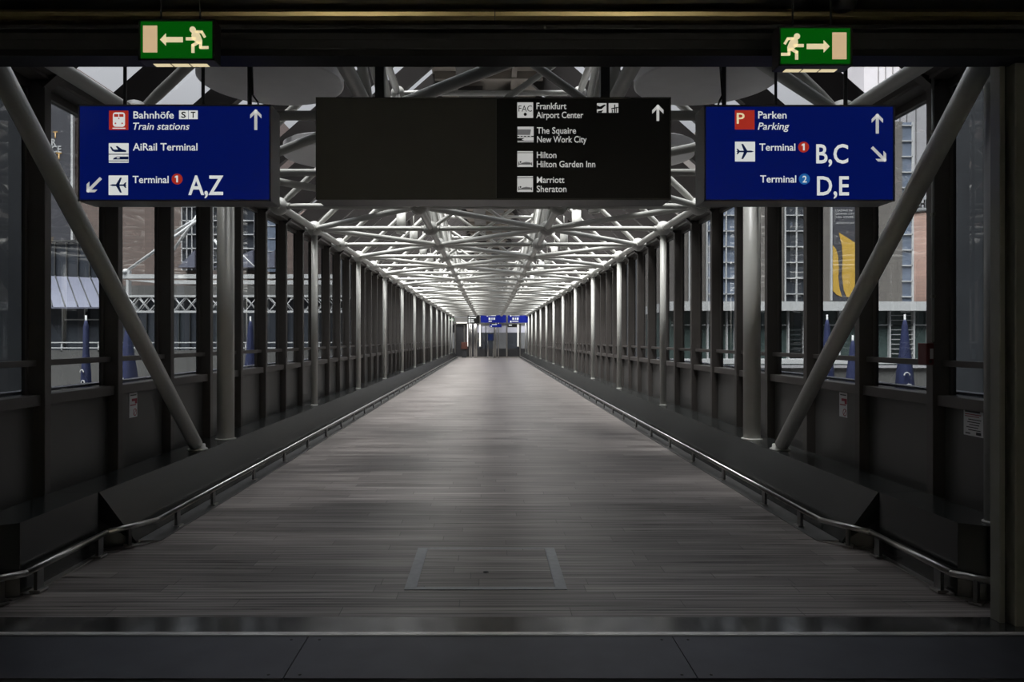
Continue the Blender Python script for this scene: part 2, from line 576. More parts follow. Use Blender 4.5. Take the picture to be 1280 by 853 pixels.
def bay_meshes(s):
    mb = MB()
    y1 = 0.0
    mb.box((s * XI, -0.08, 0.0), (s * XO, 0.0, HW), M['mullion'], 0.004)
    mb.box((s * (XI + 0.03), 0.0, SILL - 0.08), (s * XO, BAY - 0.08, SILL), M['mullion'], 0.004)
    mb.box((s * (XI + 0.06), 0.0, 1.40), (s * (XI + 0.11), BAY - 0.08, 1.445), M['mullion'], 0.004)
    mb.box((s * (XO - 0.06), 0.0, HW - 0.06), (s * XO, BAY - 0.08, HW), M['mullion'])
    mb.box((s * XO, -0.08, SILL + 0.004), (s * (XO + 0.10), BAY - 0.08, SILL + 0.026), M['end_pale'])
    # slim glazing bead round the pane
    mb.box((s * (XO - 0.05), 0.0, SILL), (s * (XO - 0.01), 0.018, HW - 0.06), M['mullion'])
    mb.box((s * (XO - 0.05), BAY - 0.098, SILL), (s * (XO - 0.01), BAY - 0.08, HW - 0.06), M['mullion'])
    fr = mb.mesh('window_frame')
    g = MB(); g.box((s * (XO - 0.035), 0.005, SILL + 0.002), (s * (XO - 0.025), BAY - 0.085, HW - 0.062), M['glass'])
    p = MB(); p.box((s * (XO - 0.08), 0.0, 0.02), (s * (XO - 0.03), BAY - 0.08, SILL - 0.08), M['spandrel'])
    return fr, g.mesh('pane'), p.mesh('spandrel_panel')


n = 0
for s in (-1, 1):
    fr, gl, pa = bay_meshes(s)
    for i in range(55):
        y = 5.35 - BAY + BAY * i
        n += 1
        o = struct(link('window_%d' % n, fr, None, (0, y, 0)))
        link('pane', gl, o)
        link('spandrel_panel', pa, o)

for j, s in enumerate((-1, 1)):
    mb = MB()
    mb.box((s * (XI - 0.03), 4.13, HW), (s * (XO + 0.1), END, HW + 0.12), M['mullion'], 0.005)
    mb.prism([(s * (XI + .05), HW - .0), (s * (XI - .1), HW + .05), (s * (XI - .1), HW + .12), (s * (XI + .05), HW + .12)], 1, 4.13, END, M['mullion'])
    struct(mb.build('trim_%d' % (j + 2)))

# ---- glazed roof
ceil = struct(empty('ceiling', (0, 30, HT)))
ceil_y = 30


def cpart(mb, name):
    o = mb.build(name, ceil)
    o.matrix_parent_inverse = Matrix.Translation((0, -ceil_y, -HT))
    return o


A0 = (3.42, HW + 0.12)      # eaves
A1 = (0.85, 5.877)           # top of the slope
sl = Vector((A1[0] - A0[0], A1[1] - A0[1])).normalized()
nr = Vector((sl.y, -sl.x))  # outward normal (right side, x positive)
if nr.y < 0: nr = -nr
raft = {}
for s in (-1, 1):
    mb = MB()
    p = [Vector(A0), Vector(A1), Vector(A1) - nr * 0.24, Vector(A0) - nr * 0.24]
    mb.prism([(s * q.x, q.y) for q in p], 1, -0.045, 0.045, M['rafter'])
    # glazing cap and service rib
    p = [Vector(A0) + nr * 0.03, Vector(A1) + nr * 0.03, Vector(A1), Vector(A0)]
    mb.prism([(s * q.x, q.y) for q in p], 1, -0.03, 0.03, M['rafter'])
    raft[s] = mb.mesh('rafter')
rest = MB()
for s in (-1, 1):
    for i in range(55):
        y = 5.31 - BAY + BAY * i
        if i < 50:
            o = link('rafter', raft[s], ceil, (0, y, 0))
            o.matrix_parent_inverse = Matrix.Translation((0, -ceil_y, -HT))
        else:
            p = [Vector(A0), Vector(A1), Vector(A1) - nr * 0.24, Vector(A0) - nr * 0.24]
            rest.prism([(s * q.x, q.y) for q in p], 1, y - 0.045, y + 0.045, M['rafter'])
o = cpart(rest, 'rafter'); o['kind'] = 'stuff'
for s in (-1, 1):
    mb = MB()
    p = [Vector(A0) + nr * 0.004, Vector(A1) + nr * 0.004, Vector(A1) + nr * 0.014, Vector(A0) + nr * 0.014]
    mb.prism([(s * q.x, q.y) for q in p], 1, 4.15, END, M['roof_glass'])
    cpart(mb, 'roof_glazing')
    mb = MB()
    for t in (0.5,):
        c = Vector(A0).lerp(Vector(A1), t) - nr * 0.06
        mb.tube((s * c.x, 4.2, c.y), (s * c.x, END, c.y), 0.03, M['rafter'], 8)
    cpart(mb, 'purlin')
mb = MB()
mb.box((-.9, 4.12, 5.85), (.9, END, 5.95), M['deck'])
for i in range(28):
    y = 5.2 + i * D0
    mb.box((-.86, y - 0.05, 5.73), (.86, y + 0.05, 5.85), M['deck'])
for x in (-0.4, 0.4):
    mb.box((x - 0.04, 4.2, 5.75), (x + 0.04, END, 5.85), M['deck'])
cpart(mb, 'roof_deck')
mb = MB()
for i in range(27):
    y = 5.4 + i * D0
    mb.box((-0.5, y + .1, 5.67), (-0.1, y + 1.5, 5.74), M['rafter'])
    mb.box((0.12, y + .3, 5.65), (0.48, y + 1.1, 5.74), M['end_dark'])
cpart(mb, 'service_box')

# the far end wall with its doorway, seen 62 m away
E = END


def ebox(mb, x0, x1, y0, y1, d, m, D=E):
    """rectangle given in the 9.85x detail view of the far end"""
    f = lambda x: QX(560 + x / 9.846, D)
    g = lambda y: QZ(380 + y / 9.846, D)
    mb.box((f(x0), D, g(y1)), (f(x1), D + d, g(y0)), m)


mb = MB()
mb.box((-3.5, E + 5.0, 0), (3.5, E + 5.2, 4.2), M['end_panel'])
mb.box((-3.5, E + 4.9, 0), (3.5, E + 4.99, 1.0), M['end_dark'])
for x in (-3.0, -2.0, -1.2, -0.2, 0.9, 1.6, 2.6):
    mb.box((x - .05, E + 4.85, 0), (x + .05, E + 4.95, 3.2), M['steel_dark'])
mb.box((-3.5, E + 4.88, 2.3), (3.5, E + 4.96, 3.0), M['end_pale'])
wend = struct(mb.build('wall_end'))
mb = MB(); mb.box((-3.5, E, 3.45), (3.5, E + 0.2, 6.3), M['end_panel'])
mb.box((-3.5, E, 3.25), (3.5, E + 5.2, 3.45), M['spandrel'])
struct(mb.build('ceiling_end'))
for s in (-1, 1):
    mb = MB(); mb.box((s * 3.3, E, 0), (s * 3.5, E + 5.2, 3.3), M['end_panel'])
    struct(mb.build('wall_end_' + ('left' if s < 0 else 'right')))
# glazed screen with doors at the end of the bridge
mb = MB()
for x in (-2.9, -2.1, -1.05, 0.5, 1.55, 2.7):
    mb.box((x - .06, E, 0), (x + .06, E + .1, 2.9), M['steel'])
mb.box((-3.3, E, 2.8), (3.3, E + .12, 3.25), M['spandrel'])
mb.box((-3.3, E, 0), (3.3, E + .1, 0.09), M['steel'])
dr = struct(mb.build('door_2'))
for a, b, top in ((-3.3, -2.96, M['end_panel']), (2.76, 3.3, M['end_panel']), (-.24, .44, M['ext_glass']), (-2.84, -2.16, M['end_dark']), (-2.04, -1.11, M['end_dark']), (-.99, -.3, M['ext_glass']), (.56, 1.49, M['end_panel']), (1.61, 2.64, M['ext_glass'])):
    mb = MB()
    mb.box((a, E + .03, 0.1), (b, E + .07, 0.78), M['end_dark'])
    mb.box((a, E + .03, 0.78), (b, E + .06, 2.15), top)
    mb.box((a, E + .03, 2.15), (b, E + .06, 2.78), M['end_pale'] if a > -1 else M['end_dark'])
    mb.build('door_leaf', dr)

# ================================================================== BIG OBJECTS
# ---- space frame
truss = tag(empty('roof_truss', (0, 30, HT)), 'white tubular steel space frame with ball joints spanning the whole walkway ceiling', 'roof truss')
tcache = {}
TINV = Matrix.Translation((0, -30, -HT))


def tpart(name, p0, p1, r, m, n=12):
    p0, p1 = Vector(p0), Vector(p1)
    d = p1 - p0
    key = (name, round(d.x, 3), round(d.y, 3), round(d.z, 3), r)
    if key not in tcache:
        q = MB()
        L_ = d.length
        u = d.normalized()
        e = min(0.26, L_ * 0.15)
        q.tube((0, 0, 0), u * e, r * 0.62, m, n, r1=r, cap=False)
        q.tube(u * e, d - u * e, r, m, n, cap=False)
        q.tube(d - u * e, d, r, m, n, r1=r * 0.62, cap=False)
        tcache[key] = q.mesh(name)
    o = link(name, tcache[key], truss, p0)
    o.matrix_parent_inverse = TINV
    return o


def bulk(name, segs, r, m, n=10):
    q = MB()
    for a, b in segs:
        q.tube(a, b, r, m, n, cap=False)
    o = q.build(name, truss)
    o.matrix_parent_inverse = TINV
    o['kind'] = 'stuff'


def members(name, segs, r, m):
    segs = sorted(segs, key=lambda s: min(s[0][1], s[1][1]))
    for a, b in segs[:100]:
        tpart(name, a, b, r, m)
    if len(segs) > 100:
        bulk(name, segs[100:], r, m)


XS = (-3.0, -1.0, 1.0, 3.0)
HU = 5.12
low = lambda i, k: (XS[i], ZN(k), HT)
upp = lambda s, k: (s * 1.3, ZN(k), HU)
ks = range(K0, K1 + 1)
members('bottom_chord', [(low(i, k), low(i, k + 1)) for i in range(4) for k in range(K0, K1)], 0.055, M['white_steel'])
members('cross_tube', [(low(i, k), low(i + 1, k)) for k in ks for i in range(3)], 0.042, M['white_steel'])
zz = []
for k in range(K0, K1):
    for i in range(3):
        # parity: left side odd, left interior even, right interior odd, right side even
        if i in (0, 2):
            a_odd = i if i == 0 else 2
            b_even = 1 if i == 0 else 3
        else:
            a_odd, b_even = 2, 1
        if k % 2:
            zz.append((low(a_odd, k), low(b_even, k + 1)))
        else:
            zz.append((low(b_even, k), low(a_odd, k + 1)))
zz = [q for q in zz if not (q[0][0] < -2 and q[0][1] < ZN(-2.5))]
members('diagonal_tube', zz, 0.046, M['white_steel'])
members('rafter_strut', [((s * 3.0, ZN(k), HT), upp(s, k)) for k in ks for s in (-1, 1)], 0.045, M['white_steel'])
members('post_tube', [((s * 1.0, ZN(k), HT), upp(s, k)) for k in ks for s in (-1, 1)], 0.045, M['white_steel'])
members('top_chord', [(upp(s, k), upp(s, k + 1)) for k in range(K0, K1) for s in (-1, 1)], 0.05, M['white_steel'])
members('top_cross_tube', [(upp(-1, k), upp(1, k)) for k in ks], 0.04, M['white_steel'])
members('web_brace', [((s * 1.0, ZN(k), HT), upp(s, k + 1)) if (k % 2) else ((s * 1.0, ZN(k + 1), HT), upp(s, k)) for k in range(K0, K1) for s in (-1, 1)], 0.04, M['white_steel'])
members('inner_brace', [((-1.0 if k % 2 else 1.0, ZN(k), HT), upp(1 if k % 2 else -1, k)) for k in ks], 0.036, M['white_steel'])
bl = MB(); bl.ball((0, 0, 0), 0.13, M['ball'], 12)
for sgn in (-1, 1):
    bl.tube((0.10 * sgn, 0, 0), (0.16 * sgn, 0, 0), 0.05, M['ball'], 12)
    bl.tube((0, 0.09 * sgn, 0), (0, 0.17 * sgn, 0), 0.062, M['ball'], 12)
blm = bl.mesh('node_ball')
bs = MB(); bs.ball((0, 0, 0), 0.10, M['ball'], 10); bsm = bs.mesh('top_node_ball')
cnt = 0
rest = MB()
for k in ks:
    for i in range(4):
        if cnt < 100:
            o = link('node_ball', blm, truss, low(i, k)); o.matrix_parent_inverse = TINV
        else:
            rest.ball(low(i, k), 0.13, M['ball'], 8)
        cnt += 1
o = rest.build('node_ball', truss); o.matrix_parent_inverse = TINV; o['kind'] = 'stuff'
for k in ks:
    for s in (-1, 1):
        o = link('top_node_ball', bsm, truss, upp(s, k)); o.matrix_parent_inverse = TINV

# ---- columns
TOPP = 0.46


def column_mesh(r, h):
    m1 = MB()
    m1.tube((0, 0, 0.012), (0, 0, h - 0.1), r, M['white_steel'], 24)
    return m1.mesh('shaft')


def base_mesh(r):
    m1 = MB()
    m1.lathe((0, 0, 0), [(0, 0), (r * 1.22, 0), (r * 1.22, 0.008), (r, 0.013), (0, 0.013)], M['white_steel'], 24)
    return m1.mesh('base_plate')


slim, slimb = column_mesh(0.052, HT - TOPP), base_mesh(0.052)
thick, thickb = column_mesh(0.095, HT - TOPP), base_mesh(0.095)
for s in (-1, 1):
    side = 'left' if s < 0 else 'right'
    idx = 0
    for k in range(K0, K1 + 1, 2):
        y = ZN(k); x = s * W
        if k == -3:
            x = s * 3.135; y = 4.47
        big = (k == -1)
        o = empty('steel_column', (x, y, TOPP))
        if k == -3:
            lab = 'slim grey white column on the %s plinth, right beside the entrance door jamb' % side
        elif big:
            lab = 'thickest white steel column, on the %s plinth just behind the foot of the diagonal brace' % side
        else:
            lab = 'slim white steel column on the %s plinth, %s beyond the thick column' % (side, ORD[idx])
            idx += 1
        tag(o, lab, 'column', 'steel columns along the %s window wall' % side)
        link('shaft', thick if big else slim, o)
        link('base_plate', thickb if big else slimb, o)

# ---- diagonal braces near the door
for s in (-1, 1):
    side = 'left' if s < 0 else 'right'
    mb = MB()
    p1 = Vector((s * W, 4.33, 3.32)); p0 = Vector((s * W, 7.42, TOPP + 0.015)); p0 += (p1 - p0).normalized() * 0.07
    mb.tube(p0, p1, 0.068, M['white_steel'], 24)
    o = empty('diagonal_brace', (s * W, 7.42, TOPP))
    tag(o, 'thick grey white tube leaning from the %s plinth up to the door header' % side, 'brace', 'diagonal braces by the entrance')
    q = mb.build('shaft', o); q.matrix_parent_inverse = Matrix.Translation((-s * W, -7.42, -TOPP))
    mb = MB(); mb.lathe((0, 0, 0), [(0, 0), (0.1, 0), (0.1, 0.01), (0.078, 0.02), (0.074, 0.055), (0, 0.055)], M['white_steel'], 20)
    mb.build('base_plate', o)

# ---- plinths
for s in (-1, 1):
    side = 'left' if s < 0 else 'right'
    o = empty('wall_plinth', (s * 3.0, 30, 0))
    inv = Matrix.Translation((-s * 3.0, -30, 0))
    tag(o, 'long dark glossy plinth with sloped face under the %s window wall' % side, 'plinth', 'plinths along the window walls')
    mb = MB()
    near = [(s * 2.74, 5.62, 0.0), (s * 2.9, 5.36, TOPP), (s * 3.24, 5.36, TOPP), (s * 3.24, 5.36, 0.0)]
    far = [(s * 2.74, END, 0.0), (s * 2.9, END, TOPP), (s * 3.24, END, TOPP), (s * 3.24, END, 0.0)]
    mb.hull(near, far, M['plinth'])
    q = mb.build('sloped_casing', o); q.matrix_parent_inverse = inv
    mb = MB()
    poly = [(s * 2.905, 5.355), (s * 2.905, 4.46), (s * 3.03, 4.38), (s * 3.24, 4.38), (s * 3.24, 5.355)]
    mb.prism(poly, 2, 0.0, TOPP, M['plinth'])
    q = mb.build('end_box', o); q.matrix_parent_inverse = inv

# ---- low guard rails
RP = [(2.64, END - 0.6), (2.64, 5.74), (2.85, 5.37), (2.85, 4.43), (3.0, 4.28)]
CP = [(2.60, END - 0.4), (2.60, 5.69), (2.895, 5.385), (2.88, 4.49), (3.06, 4.35)]
CPI = [(2.735, END - 0.4), (2.735, 5.64), (2.90, 5.38), (2.90, 4.49), (3.06, 4.36)]
RH = 0.158
for s in (-1, 1):
    side = 'left' if s < 0 else 'right'
    o = empty('guard_rail', (s * 2.64, 30, 0))
    inv = Matrix.Translation((-s * 2.64, -30, 0))
    tag(o, 'low tubular stainless rail on short posts along the %s edge of the floor' % side, 'rail', 'low rails along the floor edges')
    mb = MB(); mb.path([(s * x, y, RH) for x, y in RP], 0.021, M['steel'], 14)
    q = mb.build('rail_tube', o); q.matrix_parent_inverse = inv
    mb = MB()
    mb.hull([(s * 2.595, 5.69, 0), (s * 2.595, 5.69, 0.008), (s * 2.735, 5.62, 0.03), (s * 2.735, 5.62, 0)],
            [(s * 2.595, END - .4, 0), (s * 2.595, END - .4, 0.008), (s * 2.735, END - .4, 0.03), (s * 2.735, END - .4, 0)], M['steel_dark'])
    for (x0, y0), (x1, y1), (u0, v0), (u1, v1) in (((2.595, 5.69), (2.895, 5.37), (2.735, 5.62), (2.90, 5.37 + .02)),
                                                   ((2.87, 5.385), (2.86, 4.49), (2.905, 5.37), (2.905, 4.49)),
                                                   ((2.86, 4.49), (3.06, 4.34), (2.905, 4.39), (3.06, 4.36))):
        mb.hull([(s * x0, y0, 0), (s * x0, y0, .008), (s * u0, v0, .012), (s * u0, v0, 0)],
                [(s * x1, y1, 0), (s * x1, y1, .008), (s * u1, v1, .012), (s * u1, v1, 0)], M['steel'])
    q = mb.build('kick_strip', o); q.matrix_parent_inverse = inv
    pm = MB()
    pm.box((-0.012 if s < 0 else -0.012, -0.035, 0.006), (0.012, 0.035, RH - 0.012), M['steel_dark'], 0.002)
    pm.box((-0.035, -0.045, 0.006), (0.035, 0.045, 0.02), M['steel'], 0.002)
    pm = pm.mesh('post')
    pos = [(2.65, 6.13 - 0.0)] + [(2.65, 6.92 + 1.205 * i) for i in range(45)]
    for x, y in pos:
        if y < END - 0.8:
            q = link('post', pm, o, (s * x, y, 0)); q.matrix_parent_inverse = inv
    for x, y, a in ((2.76, 5.53, 35), (2.85, 5.27, 0), (2.85, 4.56, 0), (2.94, 4.34, 45)):
        q = link('post', pm, o, (s * x, y, 0)); q.rotation_euler = (0, 0, R(-a * s)); q.matrix_parent_inverse = inv

# ---- hatch in the floor
o = empty('floor_hatch', (-0.02, 5.05, 0))
tag(o, 'square access hatch with grey metal edging let into the plank floor', 'hatch')
hw = 0.52
mb = MB()
mb.box((-hw, -0.44, 0), (-hw + 0.075, 0.46, 0.004), M['hatch'])
mb.box((hw - 0.075, -0.44, 0), (hw, 0.46, 0.004), M['hatch'])
mb.box((-hw, -0.46, 0), (hw, -0.415, 0.0035), M['hatch'])
mb.box((-hw, 0.425, 0), (hw, 0.46, 0.0035), M['hatch'])
mb.build('edging', o)
mb = MB(); mb.box((-hw + 0.077, -0.413, 0), (hw - 0.077, 0.423, 0.003), M['floor']); mb.build('plank_lid', o)
mb = MB(); mb.lathe((0.0, -0.12, 0.003), [(0, 0), (0.02, 0), (0.018, 0.002), (0, 0.002)], M['black'], 14); mb.build('lifting_eye', o)

# ================================================================== SIGNS
def text_mesh(s, cap, width=None, bold=0.0, shear=0.0):
    cu = bpy.data.curves.new('lettering', 'FONT')
    cu.body = s
    cu.size = 1.0
    cu.shear = shear
    cu.offset = bold
    cu.resolution_u = 3
    ob = bpy.data.objects.new('lettering', cu)
    COL.objects.link(ob)
    dg = bpy.context.evaluated_depsgraph_get()
    me = bpy.data.meshes.new_from_object(ob.evaluated_get(dg))
    bpy.data.objects.remove(ob)
    bpy.data.curves.remove(cu)
    xs = [v.co.x for v in me.vertices]
    x0, x1 = min(xs), max(xs)
    sy = cap / 0.729
    sx = (width / (x1 - x0)) if width else sy * 0.8
    for v in me.vertices:
        v.co = Vector(((v.co.x - x0) * sx, 0.0, v.co.y * sy))
    return me


class Sign:
    """2-D drawing on a sign face; pixel coordinates at distance D"""
    def __init__(self, root, D, cx, cy):
        self.root, self.D, self.cx, self.cy = root, D, cx, cy
        self.s = D / F

    def p(self, x, y, lay):
        return Vector(((x - self.cx) * self.s, -0.0015 - 0.0015 * lay, (self.cy - y) * self.s))

    def poly(self, mb, pts, m, lay=1):
        q = [self.p(x, y, lay) for x, y in pts]
        a = [tuple(v) for v in q]
        b = [(v.x, 0.0, v.z) for v in q]
        mb.hull(a, b, m)

    def rect(self, mb, x0, y0, x1, y1, m, lay=1):
        self.poly(mb, [(x0, y0), (x1, y0), (x1, y1), (x0, y1)], m, lay)

    def rrect(self, mb, x0, y0, x1, y1, r, m, lay=1):
        pts = []
        for cx, cy, a0 in ((x1 - r, y0 + r, -90), (x1 - r, y1 - r, 0), (x0 + r, y1 - r, 90), (x0 + r, y0 + r, 180)):
            for i in range(5):
                a = R(a0 + i * 22.5)
                pts.append((cx + r * math.cos(a), cy + r * math.sin(a)))
        self.poly(mb, pts, m, lay)

    def circ(self, mb, x, y, r, m, lay=1, n=24):
        self.poly(mb, [(x + r * math.cos(2 * math.pi * i / n), y + r * math.sin(2 * math.pi * i / n)) for i in range(n)], m, lay)

    def line(self, mb, pts, wd, m, lay=1):
        for (x0, y0), (x1, y1) in zip(pts[:-1], pts[1:]):
            d = Vector((x1 - x0, y1 - y0)).normalized() * wd / 2
            nn = Vector((-d.y, d.x))
            e = d * 0.6
            self.poly(mb, [(x0 - e.x + nn.x, y0 - e.y + nn.y), (x1 + e.x + nn.x, y1 + e.y + nn.y), (x1 + e.x - nn.x, y1 + e.y - nn.y), (x0 - e.x - nn.x, y0 - e.y - nn.y)], m, lay)

    def done(self, mb, name='pictogram'):
        return mb.build(name, self.root)

    def text(self, s, x0, base, cap, x1=None, m=None, bold=0.012, shear=0.0, lay=1, name='lettering'):
        me = text_mesh(s, cap * self.s, (x1 - x0) * self.s if x1 else None, bold, shear)
        me.materials.append(m or M['white_lit'])
        v = self.p(x0, base, lay)
        return link(name, me, self.root, v)

    def arrow(self, x, y, ang, h, m, wd=3.6):
        """arrow centred on x,y; ang 0 = up, clockwise"""
        a = R(ang)
        rot = lambda u, v: (x + u * math.cos(a) - v * math.sin(a), y + u * math.sin(a) + v * math.cos(a))
        mb = MB()
        self.line(mb, [rot(0, h / 2), rot(0, -h / 2 + 2)], wd, m, 1)
        hd = 7.0
        for sx in (-1, 1):
            pts = [rot(0, -h / 2), rot(sx * hd, -h / 2 + hd), rot(sx * hd, -h / 2 + hd + 4.6), rot(0, -h / 2 + 4.6)]
            self.poly(mb, pts, m, 1)
        return self.done(mb, 'arrow')


def plane_icon(sg, x0, y0, x1, y1, left, bgm, fgm, name='pictogram'):
    mb = MB()
    sg.rect(mb, x0, y0, x1, y1, bgm, 1)
    w_, h_ = x1 - x0, y1 - y0
    P = lambda u, v: (x0 + w_ * ((1 - u) if left else u), y0 + h_ * v)
    fus = [(0.06, 0.5), (0.12, 0.465), (0.8, 0.455), (0.94, 0.5), (0.8, 0.545), (0.12, 0.535)]
    sg.poly(mb, [P(*q) for q in fus], fgm, 2)
    for f in (0, 1):
        g = lambda v: v if f == 0 else 1 - v
        sg.poly(mb, [P(0.62, g(0.48)), P(0.40, g(0.12)), P(0.31, g(0.12)), P(0.44, g(0.48))], fgm, 2)
        sg.poly(mb, [P(0.24, g(0.48)), P(0.13, g(0.36)), P(0.07, g(0.36)), P(0.12, g(0.48))], fgm, 2)
    return sg.done(mb, name)


def sign_case(root, x0, y0, x1, y1, D, depth, cx, cy, facem, framem, fw=2.0, name='face_panel'):
    s = D / F
    X = lambda x: (x - cx) * s
    Z = lambda y: (cy - y) * s
    mb = MB()
    mb.box((X(x0), 0.004, Z(y1)), (X(x1), depth, Z(y0)), framem, 0.006)
    t = fw * s
    mb.box((X(x0), -0.008, Z(y0) - t), (X(x1), 0.01, Z(y0)), framem)
    mb.box((X(x0), -0.008, Z(y1)), (X(x1), 0.01, Z(y1) + t), framem)
    mb.box((X(x0), -0.008, Z(y1)), (X(x0) + t, 0.01, Z(y0)), framem)
    mb.box((X(x1) - t, -0.008, Z(y1)), (X(x1), 0.01, Z(y0)), framem)
    mb.build('casing', root)
    mb = MB()
    mb.box((X(x0) + t, 0.0, Z(y1) + t), (X(x1) - t, 0.006, Z(y0) - t), facem)
    return mb.build(name, root)


def rod(root, dx, dz0, dz1, r, y=0.1, name='hanger_rod'):
    mb = MB(); mb.tube((dx, y, dz0), (dx, y, dz1), r, M['rod'], 10)
    mb.lathe((dx, y, dz0 - 0.004), [(0, 0), (r * 2.2, 0), (r * 2.2, 0.012), (0, 0.012)], M['rod'], 12)
    return mb.build(name, root)


def one(sg, x, y):
    mb = MB()
    sg.poly(mb, [(x - .9, y - 4.2), (x + 1.2, y - 4.2), (x + 1.2, y + 4.2), (x - .9, y + 4.2)], M['white_lit'], 2)
    sg.poly(mb, [(x - .9, y - 4.2), (x - .9, y - 2.0), (x - 2.6, y - 1.4), (x - 2.6, y - 3.0)], M['white_lit'], 2)
    sg.done(mb, 'lettering')


DS = 4.9
sS = DS / F
# ---- left blue sign
cx, cy = 218.5, 192
o = empty('wayfinding_sign', Q(cx, cy, DS))
tag(o, 'blue lit hanging sign with red train pictogram and large letters A,Z', 'sign', 'hanging direction signs')
sign_case(o, 98, 131, 339, 252, DS, 0.21, cx, cy, M['blue'], M['sign_frame'])
sg = Sign(o, DS, cx, cy)
mb = MB()
sg.rect(mb, 136.5, 138.5, 160.5, 162.5, M['red_lit'], 1)
sg.rrect(mb, 141.5, 140.8, 156.5, 158.8, 3.2, M['white_lit'], 2)
sg.rect(mb, 143.2, 143.0, 148.4, 146.4, M['red_lit'], 3)
sg.rect(mb, 149.6, 143.0, 154.8, 146.4, M['red_lit'], 3)
sg.circ(mb, 144.8, 154.6, 1.0, M['red_lit'], 3, 10)
sg.circ(mb, 153.2, 154.6, 1.0, M['red_lit'], 3, 10)
sg.circ(mb, 149.0, 148.5, 0.8, M['red_lit'], 3, 10)
sg.rect(mb, 141.0, 160.0, 157.0, 161.2, M['white_lit'], 2)
sg.done(mb)
sg.text('Bahnhöfe', 167, 148.3, 9.4, 217.5)
for ch, xa in (('S', 224), ('T', 236)):
    mb = MB(); sg.rect(mb, xa, 138.3, xa + 11.2, 149.0, M['white_lit'], 1); q = sg.done(mb, 'letter_box')
    sg.text(ch, xa + 2.9, 147.4, 7.6, xa + 8.6, M['black_lit'], 0.02, 0, 2)
sg.text('Train stations', 166.5, 162.3, 9.2, 237, None, 0.008, 0.22)
mb = MB()
sg.rect(mb, 136.2, 179.2, 160.8, 203.6, M['white_lit'], 1)
sg.poly(mb, [(138, 184), (139.5, 183.5), (142.5, 187.3), (148, 187.2), (145, 183.2), (147, 182.8), (153, 187.0), (158, 188.2), (158, 190.3), (144, 190.3), (140.5, 188.8)], M['navy_lit'], 2)
sg.rect(mb, 136.2, 192.6, 160.8, 193.6, M['navy_lit'], 2)
sg.poly(mb, [(141.5, 199.6), (143, 197.6), (147, 196.0), (160.8, 196.0), (160.8, 199.6)], M['navy_lit'], 2)
sg.rect(mb, 146.5, 197.0, 150, 198.3, M['white_lit'], 3)
sg.rect(mb, 136.2, 201.0, 160.8, 201.9, M['navy_lit'], 2)
sg.done(mb)
sg.text('AiRail Terminal', 166.3, 188.3, 9.6, 247)
plane_icon(sg, 136, 219.5, 160, 244, True, M['white_lit'], M['navy_lit'])
sg.text('Terminal', 166, 229.0, 9.4, 211)
mb = MB(); sg.circ(mb, 221.5, 224, 6.8, M['red_lit'], 1); sg.done(mb, 'number_disc')
one(sg, 221.5, 224)
sg.text('A,Z', 235.5, 243.5, 25, 279.5, None, 0.016)
sg.arrow(319.8, 149, 0, 25, M['white_dim'])
sg.arrow(117, 232, 225, 24, M['white_dim'])
top = (cy - 131) * sS
for px_, r_ in ((147, 0.012), (246.6, 0.012), (306, 0.016)):
    rod(o, (px_ - cx) * sS, top, 2.15, r_)
mb = MB()
dx = (310 - cx) * sS
mb.path([(dx + .045, .1, top), (dx + .035, .1, top + .05), (dx, .1, top + .1), (dx - .004, .1, top + .3), (dx + 0.01, .1, top + .9)], 0.006, M['black'], 8)
mb.build('cable', o)

# ---- right blue sign
cx, cy = 998.5, 192
o = empty('wayfinding_sign', Q(cx, cy, DS))
tag(o, 'blue lit hanging sign with red parking square and large letters B,C and D,E', 'sign', 'hanging direction signs')
sign_case(o, 880, 131.5, 1118, 252, DS, 0.21, cx, cy, M['blue'], M['sign_frame'])
sg = Sign(o, DS, cx, cy)
mb = MB(); sg.rect(mb, 918.5, 138, 943, 162, M['red_lit'], 1); sg.done(mb)
sg.text('P', 920.6, 154.8, 14, 930.5, M['cream'], 0.012, 0, 2)
sg.text('Parken', 947.5, 148.3, 9.4, 983)
sg.text('Parking', 947, 162.2, 9.2, 986.5, None, 0.008, 0.22)
plane_icon(sg, 918.7, 177.3, 943.6, 202, False, M['white_lit'], M['navy_lit'])
sg.text('Terminal', 949, 188.5, 9.4, 994)
mb = MB(); sg.circ(mb, 1004.4, 184, 6.8, M['red_lit'], 1); sg.done(mb, 'number_disc')
one(sg, 1004.4, 184)
sg.text('B,C', 1020, 204.0, 24.5, 1060, None, 0.016)
sg.text('Terminal', 950, 228.3, 9.4, 995)
mb = MB(); sg.circ(mb, 1005.4, 224, 6.8, M['cyan_lit'], 1); sg.done(mb, 'number_disc')
sg.text('2', 1002.8, 228.2, 8.4, 1008.2, None, 0.02, 0, 2)
sg.text('D,E', 1021, 244, 24.5, 1061, None, 0.016)
sg.arrow(1096.5, 154, 0, 24, M['white_dim'])
sg.arrow(1099, 193.5, 135, 24, M['white_dim'])
top = (cy - 131.5) * sS
for px_, r_ in ((911, 0.016), (1066, 0.014), (977, 0.01)):
    rod(o, (px_ - cx) * sS, top, 2.15, r_)
mb = MB()
dx = (907 - cx) * sS
mb.path([(dx - .03, .1, top), (dx - .01, .1, top + .06), (dx + .01, .1, top + .1), (dx - .004, .1, top + .3), (dx - 0.01, .1, top + .9)], 0.007, M['black'], 8)
mb.build('cable', o)

